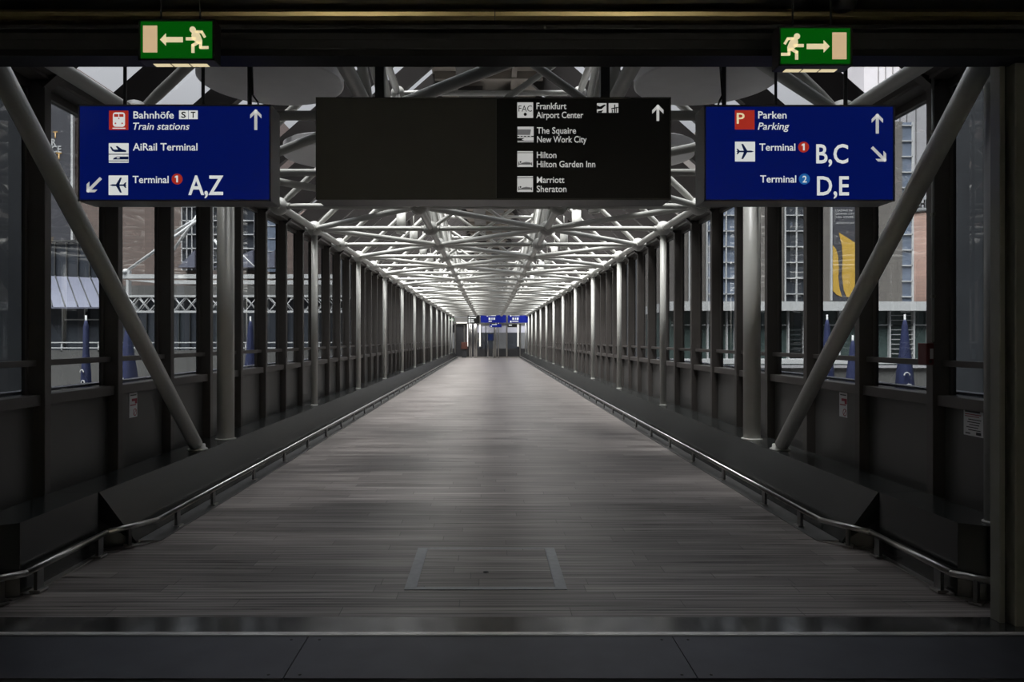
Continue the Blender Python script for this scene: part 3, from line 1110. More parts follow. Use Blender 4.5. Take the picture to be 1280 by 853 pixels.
# ---- centre sign
cx, cy = 616.5, 186
o = empty('wayfinding_sign', Q(cx, cy, DS))
tag(o, 'wide black hanging sign with blank left half and white hotel listings on its right half', 'sign', 'hanging direction signs')
sg = Sign(o, DS, cx, cy)
s_ = sS
mb = MB()
X0, X1, XM = (395 - cx) * s_, (838.5 - cx) * s_, (620.3 - cx) * s_
Z0, Z1 = (cy - 250) * s_, (cy - 122) * s_
t = 1.8 * s_
mb.box((X0, 0.004, Z0), (X1, 0.25, Z1), M['sign_frame'], 0.006)
for a, b in (((X0, Z1 - t), (X1, Z1)), ((X0, Z0), (X1, Z0 + t)), ((X0, Z0), (X0 + t, Z1)), ((X1 - t, Z0), (X1, Z1))):
    mb.box((a[0], -0.008, a[1]), (b[0], 0.01, b[1]), M['sign_blank'])
mb.build('casing', o)
mb = MB(); mb.box((X0 + t, -0.002, Z0 + t), (XM - 0.002, 0.006, Z1 - t), M['sign_blank']); q = mb.build('blank_panel', o)
mb = MB(); mb.box((XM + 0.002, 0.0, Z0 + t), (X1 - t, 0.006, Z1 - t), M['sign_black']); mb.build('face_panel', o)
WD = M['white_dim']
mb = MB(); sg.rect(mb, 646.6, 128.2, 666.4, 147.4, WD, 1); sg.circ(mb, 656.5, 143.2, 2.0, M['black_lit'], 2, 14); sg.done(mb)
sg.text('FAC', 648.2, 139.8, 8.2, 665, M['black_lit'], 0.0, 0, 2)
mb = MB()
sg.rect(mb, 646.8, 158.6, 667, 177.8, WD, 1)
sg.poly(mb, [(646.8, 162), (663.8, 162), (662.6, 169), (646.8, 169)], M['grey_dim'], 2)
sg.rect(mb, 646.8, 170.2, 667, 171.6, M['black_lit'], 2)
for xa in (649, 653, 657.5, 662):
    sg.rect(mb, xa, 170.5, xa + 2, 171.3, WD, 3)
sg.poly(mb, [(646.8, 173.0), (655.5, 173.0), (652, 174.8), (655, 176), (646.8, 176)], M['black_lit'], 2)
sg.rect(mb, 646.8, 176.2, 667, 176.9, M['black_lit'], 2)
sg.done(mb)
for y0 in (189.2, 220.4):
    mb = MB()
    sg.rect(mb, 646.6, y0, 666.2, y0 + 19.6, WD, 1)
    sg.rect(mb, 646.6, y0 + 1.6, 666.2, y0 + 2.3, M['black_lit'], 2)
    sg.rect(mb, 648.0, y0 + 13.0, 648.8, y0 + 17.8, M['black_lit'], 2)
    sg.rect(mb, 664.2, y0 + 14.0, 665.0, y0 + 17.8, M['black_lit'], 2)
    sg.rect(mb, 648.0, y0 + 15.6, 665.0, y0 + 16.6, M['black_lit'], 2)
    sg.circ(mb, 650.6, y0 + 13.6, 1.1, M['black_lit'], 2, 10)
    sg.poly(mb, [(651, y0 + 15.6), (653, y0 + 14.4), (657.5, y0 + 13.4), (663.5, y0 + 14.2), (663.8, y0 + 15.6)], M['grey_dim'], 2)
    sg.done(mb)
for s1, x0, x1, b in (('Frankfurt', 670.5, 708, 136.6), ('Airport Center', 670.3, 729, 147.8), ('The Squaire', 671, 720, 167.2), ('New Work City', 671.3, 733.2, 178.3),
                      ('Hilton', 671, 695.5, 197.8), ('Hilton Garden Inn', 671, 744, 209.2), ('Marriott', 671, 705.5, 228.8), ('Sheraton', 670.8, 708, 240.2)):
    sg.text(s1, x0, b, 8.3, x1, WD, 0.009)
mb = MB()
sg.rect(mb, 746.2, 129.2, 758, 141, WD, 1)
sg.poly(mb, [(746.2, 132), (750, 133.5), (755, 131), (757.5, 131.5), (752, 136.5), (746.2, 137)], M['black_lit'], 2)
sg.poly(mb, [(747, 139.5), (754, 138), (752, 141), (747, 141)], M['black_lit'], 2)
sg.done(mb)
mb = MB()
sg.rect(mb, 760.8, 129.2, 772.8, 141, WD, 1)
sg.rect(mb, 767.5, 131, 769, 141, M['black_lit'], 2)
sg.rect(mb, 770, 134, 771.2, 141, M['black_lit'], 2)
sg.poly(mb, [(764, 135.5), (772.8, 134), (772.8, 135.2), (764, 137)], M['black_lit'], 2)
sg.rect(mb, 764.6, 137.5, 765.8, 141, M['black_lit'], 2)
sg.done(mb)
sg.arrow(822.3, 140.5, 0, 19.5, WD, 3.4)
top = (cy - 122) * sS
for px_ in (472, 759):
    dx = (px_ - cx) * sS
    mb = MB(); mb.box((dx - .032, .08, top), (dx + .032, .15, 2.1), M['rod'], 0.003); mb.build('hanger_post', o)

# ---- exit signs
DE = 3.6


def exit_sign(x0, y0, x1, y1, mirror, label):
    cx, cy = (x0 + x1) / 2, (y0 + y1) / 2
    o = empty('exit_sign', Q(cx, cy, DE))
    tag(o, label, 'exit sign', 'green exit signs above the entrance')
    s = DE / F
    sign_case(o, x0, y0, x1, y1, DE, 0.085, cx, cy, M['green'], M['exit_case'], 2.4)
    sg = Sign(o, DE, cx, cy)
    k = 0.1172
    if not mirror:
        T = lambda u, v: (160 + u * k + (x0 - 174), v * k + (y0 - 24.5))
    else:
        T = lambda u, v: (x1 - 1 - (u - 115) * k, v * k + (y0 - 24.5))
    c = M['cream']
    mb = MB(); sg.poly(mb, [T(167, 275), T(317, 275), T(317, 560), T(167, 560)], M['cream2']); sg.done(mb, 'door_pictogram')
    mb = MB(); sg.poly(mb, [T(405, 397), T(590, 397), T(590, 452), T(405, 452)], c)
    sg.poly(mb, [T(347, 425), T(410, 358), T(410, 490)], c); sg.done(mb, 'arrow')
    mb = MB()
    hx, hy = T(695, 317); sg.circ(mb, hx, hy, 33 * k, c)
    sg.poly(mb, [T(690, 345), T(745, 330), T(775, 375), T(797, 430), T(795, 475), T(755, 470), T(690, 420), T(683, 380)], c)
    sg.line(mb, [T(735, 340), T(792, 342), T(822, 392)], 28 * k, c)
    sg.line(mb, [T(632, 415), T(720, 415)], 32 * k, c)
    sg.line(mb, [T(750, 455), T(698, 485), T(698, 555)], 32 * k, c)
    sg.line(mb, [T(778, 455), T(780, 508), T(855, 508)], 30 * k, c)
    sg.done(mb, 'running_figure')
    hb = (cy - y1) * s
    w_ = (x1 - x0) * s
    mb = MB()
    a = -w_ / 2 + 0.05
    step = (w_ - 0.1) / 3
    for i in range(3):
        mb.box((a + i * step + .004, 0.038, hb - 0.0015), (a + (i + 1) * step - .004, 0.076, hb + 0.002), M['cream'])
    mb.build('downlight_strip', o)
    for f in (0.245, 0.765):
        mb = MB(); mb.tube((-w_ / 2 + w_ * f, 0.04, (cy - y0) * s), (-w_ / 2 + w_ * f, 0.04, 3.376 - QZ(cy, DE)), 0.005, M['rod'], 8)
        mb.build('hanger_rod', o)


exit_sign(173.5, 24.5, 268.5, 76.2, False, 'green lit exit sign with running figure heading left above the left blue sign')
exit_sign(972.5, 33, 1065, 83, True, 'green lit exit sign with running figure heading right above the right blue sign')

# smoke detector under the soffit
mb = MB(); mb.lathe((1.865, 3.775, 3.374), [(0, 0), (0.06, 0), (0.06, -0.02), (0.045, -0.045), (0.03, -0.05), (0, -0.05)], M['exit_case'], 20)
tag(mb.build('smoke_detector'), 'small dark round smoke detector on the soffit beside the right exit sign', 'smoke detector')

# ================================================================== REFLECTOR DISCS AND LAMPS
YD = [6.3, 8.9, 11.5]
dm = MB(); dm.lathe((0, 0, 0), [(0, 0.0), (0.605, 0.0), (0.62, 0.01), (0.62, 0.14), (0.6, 0.15), (0, 0.15)], M['disc'], 56, False)
dm = dm.mesh('disc')
rm = MB()
for a in (0, 120, 240):
    rm.tube((0.3 * math.cos(R(a)), 0.3 * math.sin(R(a)), 0.15), (0.05 * math.cos(R(a)), 0.05 * math.sin(R(a)), 0.62), 0.012, M['white_steel'], 8)
rm = rm.mesh('hanger')
for s in (-1, 1):
    side = 'left' if s < 0 else 'right'
    for i, y in enumerate(YD):
        o = empty('reflector_disc', (s * 1.9, y, 3.84))
        tag(o, 'white round reflector disc hung under the %s roof slope, %s from the entrance' % (side, ORD[i]), 'light reflector', 'white reflector discs')
        link('disc', dm, o); link('hanger', rm, o)
lm = MB(); lm.lathe((0, 0, 0), [(0.0, 0.03), (0.085, 0.03), (0.085, 0), (0.1, 0), (0.1, 0.5), (0, 0.5)], M['white_steel'], 24, True)
lm = lm.mesh('housing')
for f in lm.polygons: f.use_smooth = abs(f.normal.z) < 0.5
lb = MB(); lb.lathe((0, 0, 0), [(0, 0.02), (0.083, 0.02), (0.083, 0.028), (0, 0.028)], M['end_dark'], 20); lb = lb.mesh('louvre')
lr = MB(); lr.tube((0, 0, 0.5), (0, 0, 1.0), 0.012, M['white_steel'], 8); lr = lr.mesh('hanger_rod')
for s in (-1, 1):
    side = 'left' if s < 0 else 'right'
    for i in range(18):
        y = 13.0 + 2.6 * i
        o = empty('cylinder_lamp', (s * 1.9, y, 3.88))
        tag(o, 'white cylinder lamp hung below the %s roof slope, %s in the row' % (side, ORD[i]), 'lamp', 'cylinder lamps under the %s slope' % side)
        link('housing', lm, o); link('louvre', lb, o); link('hanger_rod', lr, o)

# ================================================================== SMALL THINGS ON THE WALLS
PX = XO - 0.08       # inner face of spandrel panels


def notice(s, y, z, label, kind):
    """printed notice on a spandrel panel; local x runs along the wall as read from inside"""
    w_, h_ = (0.15, 0.23) if kind == 0 else (0.2, 0.2)
    o = empty('notice', (s * (PX - 0.001), y, z))
    o.rotation_euler = (0, 0, R(-90) * s)
    tag(o, label, 'notice', 'notices on the window wall')
    mb = MB(); mb.box((-w_ / 2, -0.002, -h_ / 2), (w_ / 2, 0.0, h_ / 2), M['paper']); mb.build('sheet', o)
    mb = MB()
    if kind == 0:
        mb.box((-.055, -.003, .088), (.055, -.002, .098), M['ink'])
        mb.box((-.03, -.003, .035), (.07, -.002, .06), M['red_print'])
        mb.box((.03, -.003, .01), (.07, -.002, .035), M['red_print'])
        mb.box((-.06, -.003, -.005), (.05, -.002, .005), M['red_print'])
        for i in range(20):
            a0, a1 = R(18 * i), R(18 * i + 18)
            mb.prism([(.03 + .035 * math.cos(a0), -.07 + .035 * math.sin(a0)), (.03 + .035 * math.cos(a1), -.07 + .035 * math.sin(a1)),
                      (.03 + .027 * math.cos(a1), -.07 + .027 * math.sin(a1)), (.03 + .027 * math.cos(a0), -.07 + .027 * math.sin(a0))], 1, -.003, -.002, M['red_print'])
        mb.prism([(.005, -.093), (.011, -.098), (.056, -.046), (.05, -.042)], 1, -.003, -.002, M['red_print'])
    else:
        mb.box((-.085, -.003, .062), (.07, -.002, .078), M['ink'])
        mb.box((-.085, -.003, .045), (.08, -.002, .051), M['red_print'])
        mb.box((-.085, -.003, .032), (.06, -.002, .037), M['red_print'])
        for i, (a, b) in enumerate(((-.05, .08), (-.06, .07), (-.04, .06), (-.07, .05), (-.05, .075))):
            mb.box((a, -.003, .010 - i * .018), (b, -.002, .016 - i * .018), M['ink'])
        mb.box((-.08, -.003, -.088), (-.03, -.002, -.08), M['ink'])
        mb.box((.03, -.003, -.09), (.08, -.002, -.07), M['ink'])
    mb.build('print', o)


notice(-1, 6.76, 0.98, 'white notice with red warning symbol on the left grey wall panel', 0)
notice(1, 6.78, 0.98, 'white notice with red warning symbol on the right panel behind the diagonal brace', 0)
notice(1, 4.96, 1.03, 'square white printed notice on the right panel beside the door jamb', 1)

# fire alarm call point on the right mullion
o = empty('fire_alarm_box', (XI, 5.31, 1.49))
tag(o, 'red fire alarm call point box mounted on the right window mullion', 'fire alarm')
mb = MB(); mb.box((-0.055, -0.055, -0.08), (0, 0.055, 0.08), M['red'], 0.006); mb.build('housing', o)
mb = MB(); mb.box((-0.030, -0.059, -0.035), (-0.008, -0.0545, 0.04), M['paper']); mb.build('label_plate', o)
mb = MB(); mb.ball((-0.028, -0.055, -0.055), 0.012, M['black'], 8); mb.build('button', o)
mb = MB(); mb.tube((XI - .012, 5.25, 1.58), (XI - .012, 5.25, HW), 0.01, M['conduit'], 8)
for z in (1.9, 2.5, 3.1):
    mb.box((XI - .024, 5.235, z), (XI, 5.265, z + .02), M['jamb'])
tag(mb.build('cable_conduit'), 'thin vertical grey conduit rising above the red alarm box', 'conduit')

# ================================================================== FAR END OBJECTS
def far_sign(x0, x1, y0, y1, D, facem, label, lines, depth=0.2):
    """x,y in 9.85x detail view of the far end"""
    px0, px1, py0, py1 = 560 + x0 / 9.846, 560 + x1 / 9.846, 380 + y0 / 9.846, 380 + y1 / 9.846
    cx, cy = (px0 + px1) / 2, (py0 + py1) / 2
    o = empty('direction_sign', Q(cx, cy, D))
    tag(o, label, 'sign', 'small signs at the far end')
    sign_case(o, px0, py0, px1, py1, D, depth, cx, cy, facem, M['sign_frame'], 0.3)
    sg = Sign(o, D, cx, cy)
    mb = MB()
    for (a, b, c, d) in lines:
        sg.rect(mb, 560 + a / 9.846, 380 + c / 9.846, 560 + b / 9.846, 380 + d / 9.846, M['white_lit'], 4)
    mb.build('lettering', o)
    s = D / F
    ztop = (cy - py0) * s
    for f in (0.2, 0.8):
        q = MB(); xx = (px0 + (px1 - px0) * f - cx) * s
        q.tube((xx, .1, ztop), (xx, .1, 3.46 - QZ(cy, D)), 0.03, M['rod'], 8); q.build('hanger_rod', o)


M['blue_far'] = emat('blue_sign_face_far', (0.004, 0.012, 0.20, 1), 0.75)
far_sign(400, 718, 130, 235, 57.5, M['blue_far'], 'blue lit sign at the far end, left of the two blue ones', [(478, 492, 138, 156), (498, 590, 140, 150), (500, 525, 170, 196), (535, 548, 170, 196), (556, 580, 170, 196), (500, 540, 208, 220)])
far_sign(735, 1000, 130, 235, 57.5, M['blue_far'], 'blue lit sign at the far end, right of the two blue ones', [(765, 780, 138, 156), (790, 880, 140, 150), (792, 815, 170, 196), (826, 838, 170, 196), (846, 868, 170, 196), (764, 782, 208, 228), (790, 866, 210, 220)])
far_sign(240, 392, 130, 245, 57.5, M['sign_black'], 'black sign with white listings left of the blue signs at the far end', [(252, 275, 160, 178), (252, 275, 190, 206), (252, 275, 214, 230), (282, 345, 163, 175), (282, 315, 192, 203), (282, 320, 216, 227), (262, 330, 137, 147)])
far_sign(510, 660, 246, 290, 60.36, M['blue_far'], 'small blue sign below the left blue sign at the far end', [(540, 600, 252, 260), (525, 540, 270, 284)])
far_sign(730, 850, 246, 290, 60.36, M['sign_black'], 'small black sign below the right blue sign at the far end', [(748, 785, 258, 268)])
far_sign(8, 78, 172, 218, 58.5, M['green'], 'tiny green exit sign at the far left end', [(15, 38, 190, 202), (48, 66, 182, 212)], 0.1)


def light_bar(x0, x1, y0, y1, D, label):
    f = lambda x: QX(560 + x / 9.846, D)
    g = lambda y: QZ(380 + y / 9.846, D)
    o = empty('light_bar', ((f(x0) + f(x1)) / 2, D, g(y1)))
    tag(o, label, 'light', 'bright light bars at the far end')
    ox, oz = o.location.x, o.location.z
    mb = MB(); mb.box((f(x0) - ox, 0, 0), (f(x1) - ox, .05, g(y0) - oz), M['tube_lit']); mb.build('diffuser', o)
    mb = MB(); mb.box((f(x0) - ox - .015, .05, -.015), (f(x1) - ox + .015, .1, g(y0) - oz + .015), M['steel']); mb.build('backing', o)


light_bar(386, 402, 255, 525, END - .13, 'bright vertical light strip left of centre on the end screen')
light_bar(855, 869, 255, 525, END - .13, 'bright vertical light strip right of centre on the end screen')
light_bar(236, 247, 250, 525, END - .13, 'dim narrow vertical light strip furthest left on the end screen')
light_bar(105, 235, 226, 240, END - .13, 'horizontal light strip above the leftmost door of the end screen')
light_bar(120, 230, 88, 114, 58.8, 'ceiling light tube above the black far sign')
light_bar(872, 962, 88, 110, 58.8, 'ceiling light tube above the right blue far sign')

# red cabinet, display stand, poles
o = empty('hose_cabinet', (QX(580.3, END - .5), END - .5, 0))
tag(o, 'rust red cabinet standing before the left door at the far end', 'cabinet')
mb = MB(); mb.box((-.27, 0, 0.72), (.27, .25, 1.33), M['rust'], 0.01); mb.build('body', o)
mb = MB(); mb.box((-.23, -.012, 0.76), (.23, 0, 1.29), M['rust'], .004); q = mb.build('door', o)
mb = MB(); mb.box((.16, -.03, 1.0), (.19, -.012, 1.08), M['steel']); mb.build('handle', q)
mb = MB(); mb.box((-.2, .05, 0), (.2, .2, .72), M['end_dark']); mb.build('base', o)
o = empty('display_stand', (QX(613.3, END - 1.5), END - 1.5, 0))
tag(o, 'dark display screen on two poles standing before the end doors', 'display stand')
mb = MB(); mb.box((-.25, -.04, 1.46), (.25, .04, 2.05), M['end_dark'], .01); q = mb.build('screen', o)
mb = MB(); mb.box((-.22, -.045, 1.5), (.22, -.04, 2.01), M['navy_lit']); mb.build('screen_face', q)
for x in (-.22, .22):
    mb = MB(); mb.tube((x, 0.06, .02), (x, 0.06, 2.0), .04, M['steel'], 12); mb.build('pole', o)
mb = MB(); mb.box((-.35, -.15, 0), (.35, .2, .02), M['steel_dark']); mb.build('base_plate', o)
for i, (xx, lab) in enumerate(((268, 'left one of the leftmost pair of steel poles before the end doors'), (288, 'right one of the leftmost pair of steel poles before the end doors'), (325, 'left one of the second pair of steel poles before the end doors'),
                               (345, 'right one of the second pair of steel poles before the end doors'), (590, 'steel pole just right of the dark display at the far end'), (620, 'second steel pole right of the dark display at the far end'))):
    D = END - 1.0
    o = empty('steel_pole', (QX(560 + xx / 9.846, D), D, 0))
    tag(o, lab, 'pole', 'steel poles at the far end')
    mb = MB(); mb.tube((0, 0, .01), (0, 0, 3.24), .045, M['steel'], 12); mb.build('shaft', o)
    mb = MB(); mb.lathe((0, 0, 0), [(0, 0), (.058, 0), (.058, .015), (0, .015)], M['steel_dark'], 14); mb.build('base_plate', o)

# ================================================================== OUTSIDE
def fbox(mb, x0, x1, y0, y1, D, d, m, bev=0):
    mb.box((QX(x0, D), D, QZ(y1, D)), (QX(x1, D), D + d, QZ(y0, D)), m, bev)


def thing_at(name, px, D, label, cat, z=-6.0, group=None):
    o = empty(name, (QX(px, D), D, z))
    tag(o, label, cat, group)
    inv = Matrix.Translation((-QX(px, D), -D, -z))

    def add(mb, nm, parent=None):
        q = mb.build(nm, parent or o)
        q.matrix_parent_inverse = inv if parent is None else Matrix.Identity(4)
        return q
    return o, add


# wings of the terminal left and right of the door
for s in (-1, 1):
    side = 'left' if s < 0 else 'right'
    o = empty('terminal_wing', (s * 8.2, 8, -6))
    inv = Matrix.Translation((-s * 8.2, -8, 6))
    tag(o, 'dark grey clad building wing right outside the first %s window' % side, 'building', 'building wings outside the first windows')
    mb = MB(); mb.box((s * 8.2, 4.11, -6), (s * 12, 12.7, 22), M['wing'])
    q = mb.build('wall', o); q.matrix_parent_inverse = inv
    for y in (5.2, 6.3, 7.4, 8.5, 9.6, 10.7, 11.8):
        mb = MB(); mb.box((s * 8.12, y - .04, -6), (s * 8.2, y + .04, 22), M['dark_ext']); q = mb.build('rib', o); q.matrix_parent_inverse = inv

# ---- left: brick office building with glazed bay
D = 60
o, add = thing_at('brick_building', 200, D, 'tall brown brick building with glazed bay beyond the left windows', 'building')
mb = MB()
mb.box((QX(-200, D), D, -6), (QX(97, D), D + 14, QZ(86, D)), M['brick'])
mb.box((QX(97, D), D, -6), (QX(336, D), D + 14, QZ(134, D)), M['brick'])
mb.box((QX(336, D), D, -6), (QX(380, D), D + 14, QZ(262, D)), M['brick'])
add(mb, 'wall')
for (a, b, nx) in ((227, 246, 3), (266, 275, 1), (303, 318, 1)):
    mb = MB()
    fbox(mb, a, b, 136, 338, D - .8, .75, M['ext_glass'])
    add(mb, 'glazed_bay')
    mb = MB()
    for i in range(nx + 1):
        x = a + (b - a) * i / nx
        fbox(mb, x - .5, x + .5, 136, 338, D - .95, .14, M['white_ext'])
    y = 136
    while y < 338:
        fbox(mb, a - .5, b + .5, y, y + 1.3, D - .95, .14, M['white_ext'])
        y += 17.4
    add(mb, 'bay_frame')
mb = MB(); fbox(mb, 334, 346, 264, 340, D - .6, .55, M['ext_glass_pale'])
for y in range(266, 340, 16):
    fbox(mb, 334, 346, y, y + .8, D - .65, .05, M['white_ext'])
add(mb, 'pale_window_strip')
for x0, x1, yb in ((225, 246, 338), (268, 318, 338), (318, 345, 338)):
    mb = MB()
    q = [(QX(x0, D - 2), QZ(yb, D)), (QX(x1, D - 2), QZ(yb, D)), (QX(x1, D - 2), QZ(yb - 21, D))]
    mb.prism(q, 1, D - 2.4, D - 1.2, M['canopy'])
    add(mb, 'canopy_fin')

# ---- left banner on the brick wall
D = 59.6
o, add = thing_at('banner', 78, D, 'dark vertical banner with orange and white letters on the left brick wall', 'banner', QZ(305, D))
mb = MB(); fbox(mb, 40, 88.5, 115, 300, D, .1, M['banner']); add(mb, 'cloth')
mb = MB(); fbox(mb, 88.5, 91, 112.5, 303, D - .1, .3, M['white_ext']); fbox(mb, 40, 88.5, 112.5, 115, D - .1, .3, M['white_ext']); add(mb, 'frame')
for s1, x0, x1, b, m in (('T', 66.5, 72.5, 172.5, 'orange'), ('R', 64.5, 70.5, 182, 'silver'), ('CE', 64.5, 77, 190.5, 'silver'), ('T', 70.5, 77.5, 199, 'orange')):
    me = text_mesh(s1, 8.4 * D / F, (x1 - x0) * D / F, 0.025)
    me.materials.append(M[m])
    q = link('lettering', me, o, (QX(x0, D), D - .04, QZ(b, D))); q.matrix_parent_inverse = Matrix.Translation((-o.location.x, -o.location.y, -o.location.z))
mb = MB(); mb.prism([(QX(66, D), QZ(128, D)), (QX(78, D), QZ(128, D)), (QX(80, D), QZ(124.5, D)), (QX(76, D), QZ(125, D)), (QX(73, D), QZ(126.5, D)), (QX(66, D), QZ(126, D))], 1, D - .04, D - .005, M['silver']); add(mb, 'emblem')

# ---- left glass pavilion
D = 33
o, add = thing_at('glass_pavilion', 95, D, 'glass pavilion with sloping blue grey canopy seen through the second left window', 'pavilion')
mb = MB(); mb.box((QX(-30, D + 5), D + 5, -6), (QX(127, D + 5), D + 6.8, QZ(302, D + 5)), M['ext_glass']); add(mb, 'upper_glazing')
mb = MB()
for i in range(12):
    x = -34 + i * 14.5
    fbox(mb, x, x + 1.0, 300, 350, D + 4.9, .1, M['steel'])
mb.box((QX(-30, D + 5), D + 4.85, QZ(303, D + 5)), (QX(127, D + 5), D + 5.0, QZ(300.5, D + 5)), M['steel'])
add(mb, 'upper_frame')
mb = MB()
a = [(QX(-30, D), D, QZ(386, D)), (QX(145, D), D, QZ(386, D)), (QX(145, D), D, QZ(384, D)), (QX(-30, D), D, QZ(384, D))]
b = [(QX(-30, D + 5), D + 4.8, QZ(345, D + 5)), (QX(130, D + 5), D + 4.8, QZ(351, D + 5)), (QX(130, D + 5), D + 4.8, QZ(348, D + 5)), (QX(-30, D + 5), D + 4.8, QZ(342, D + 5))]
mb.hull(a, b, M['canopy']); add(mb, 'canopy')
mb = MB()
for i in range(12):
    t = i / 11.0
    p0 = Vector(a[3]).lerp(Vector(a[2]), t) + Vector((0, 0, .04)); p1 = Vector(b[3]).lerp(Vector(b[2]), t) + Vector((0, 0, .04))
    mb.tube(p0, p1, .03, M['dark_ext'], 6)
add(mb, 'canopy_ribs')
mb = MB(); fbox(mb, -30, 150, 386, 440, D + .5, .3, M['ext_glass']); add(mb, 'lower_glazing')
mb = MB()
for x in (-10, 25, 77, 105, 126, 148):
    fbox(mb, x, x + 1.6, 386, 440, D + .3, .2, M['steel'])
fbox(mb, 80, 150, 399, 400.5, D + .3, .2, M['steel'])
add(mb, 'lower_frame')

# ---- left white steel roof frame and footbridge truss
D = 44.4
o, add = thing_at('steel_canopy', 240, D, 'white steel roof beams with slanting stays outside the left windows', 'canopy structure', QZ(372, D))
mb = MB(); fbox(mb, 152, 420, 343, 348.2, D, .3, M['white_ext']); add(mb, 'upper_beam')
mb = MB()
mb.prism([(QX(152, D), QZ(350.5, D)), (QX(420, D), QZ(350.5, D)), (QX(420, D), QZ(356, D)), (QX(205, D), QZ(355, D)), (QX(170, D), QZ(351.5, D))], 1, D, D + .3, M['white_ext']); add(mb, 'lower_beam')
for p0, p1, r in (((157, 340), (252, 272), 2.0), ((212, 320), (252, 262), 1.8), ((218, 290), (250, 271), 1.6), ((268, 300), (300, 345), 1.6), ((300, 316), (330, 345), .8)):
    mb = MB(); mb.tube(Q(p0[0], p0[1], D + .15), Q(p1[0], p1[1], D + .15), r * D / F, M['white_ext'], 10); add(mb, 'stay')
mb = MB(); mb.ball(Q(157, 340, D + .1), 4 * D / F, M['white_ext'], 8); fbox(mb, 154, 162, 338, 345, D, .25, M['white_ext']); add(mb, 'joint')
mb = MB(); fbox(mb, 157.5, 160.5, 350, 369.5, D - .3, .4, M['white_ext']); add(mb, 'post')
o, add = thing_at('footbridge', 270, 44, 'white lattice truss footbridge crossing outside the left windows', 'bridge', QZ(392, 44))
D = 44
for y in (369, 388.5):
    mb = MB(); fbox(mb, 140, 430, y, y + 2.6, D, .25, M['white_ext']); add(mb, 'chord')
mb = MB()
x = 142
while x < 425:
    for dd, off, rr_ in ((0.0, 0.0, .75), (1.1, 7.0, .55)):
        p0 = Q(x + off, 371, D + .1); p1 = Q(x + off + 15, 389, D + .1)
        q0 = Q(x + off, 389, D + .1); q1 = Q(x + off + 15, 371, D + .1)
        sh = Vector((0, dd, 0))
        mb.tube(Vector(p0) + sh, Vector(p1) + sh, rr_ * D / F, M['white_ext'], 6)
        mb.tube(Vector(q0) + sh, Vector(q1) + sh, rr_ * D / F, M['white_ext'], 6)
    x += 15
q = add(mb, 'lattice')
for x in (205, 283):
    mb = MB(); mb.box((QX(x - 4, D), D, -6), (QX(x + 4, D), D + .4, QZ(391, D)), M['conc']); add(mb, 'pier')
# ---- grey link building behind
D = 52
o, add = thing_at('link_building', 270, D, 'low grey building with dark glazing behind the white lattice footbridge', 'building')
mb = MB(); fbox(mb, 140, 440, 357, 372, D, 4, M['conc']); add(mb, 'upper_wall')
mb = MB(); mb.box((QX(140, D), D + .5, -6), (QX(440, D), D + 4, QZ(372, D)), M['ext_glass']); add(mb, 'glazing')
mb = MB()
for i in range(22):
    x = 142 + i * 13.5
    fbox(mb, x, x + .7, 372, 440, D + .3, .2, M['steel_dark'])
add(mb, 'mullions')

# ---- terraces with parapets (left and right)
o, add = thing_at('terrace', 200, 28, 'grey terrace parapet with white rails outside the left windows', 'terrace')
D = 28
mb = MB(); mb.box((-48, D, -6), (QX(470, D), D + .3, QZ(438, D)), M['conc']); add(mb, 'parapet')
mb = MB(); mb.box((-48, 20.5, -6), (QX(440, D), D, -1.4), M['conc']); add(mb, 'deck')
for y in (427.8, 434.5):
    mb = MB(); mb.box((-48, D - .02, QZ(y + 1.3, D)), (QX(470, D), D + .06, QZ(y, D)), M['white_ext']); add(mb, 'rail')
mb = MB()
for i in range(14):
    x = QX(-200 + i * 46, D)
    mb.box((x, D, QZ(440, D)), (x + .05, D + .05, QZ(427.8, D)), M['white_ext'])
add(mb, 'rail_post')
o, add = thing_at('terrace', 1010, 28, 'grey terrace parapet with white band outside the right windows', 'terrace')
mb = MB(); mb.box((QX(800, D), D, -6), (48, D + .3, QZ(457, D)), M['conc']); add(mb, 'parapet')
mb = MB(); mb.box((QX(800, D), 20.5, -6), (48, D, -1.4), M['conc']); add(mb, 'deck')
mb = MB(); mb.box((QX(800, D), D - .1, QZ(455, D)), (48, D + .4, QZ(449, D)), M['white_ext']); add(mb, 'coping')
mb = MB(); mb.box((QX(800, D), D - .1, QZ(460, D)), (48, D + .35, QZ(456.5, D)), M['pale']); add(mb, 'lower_band')


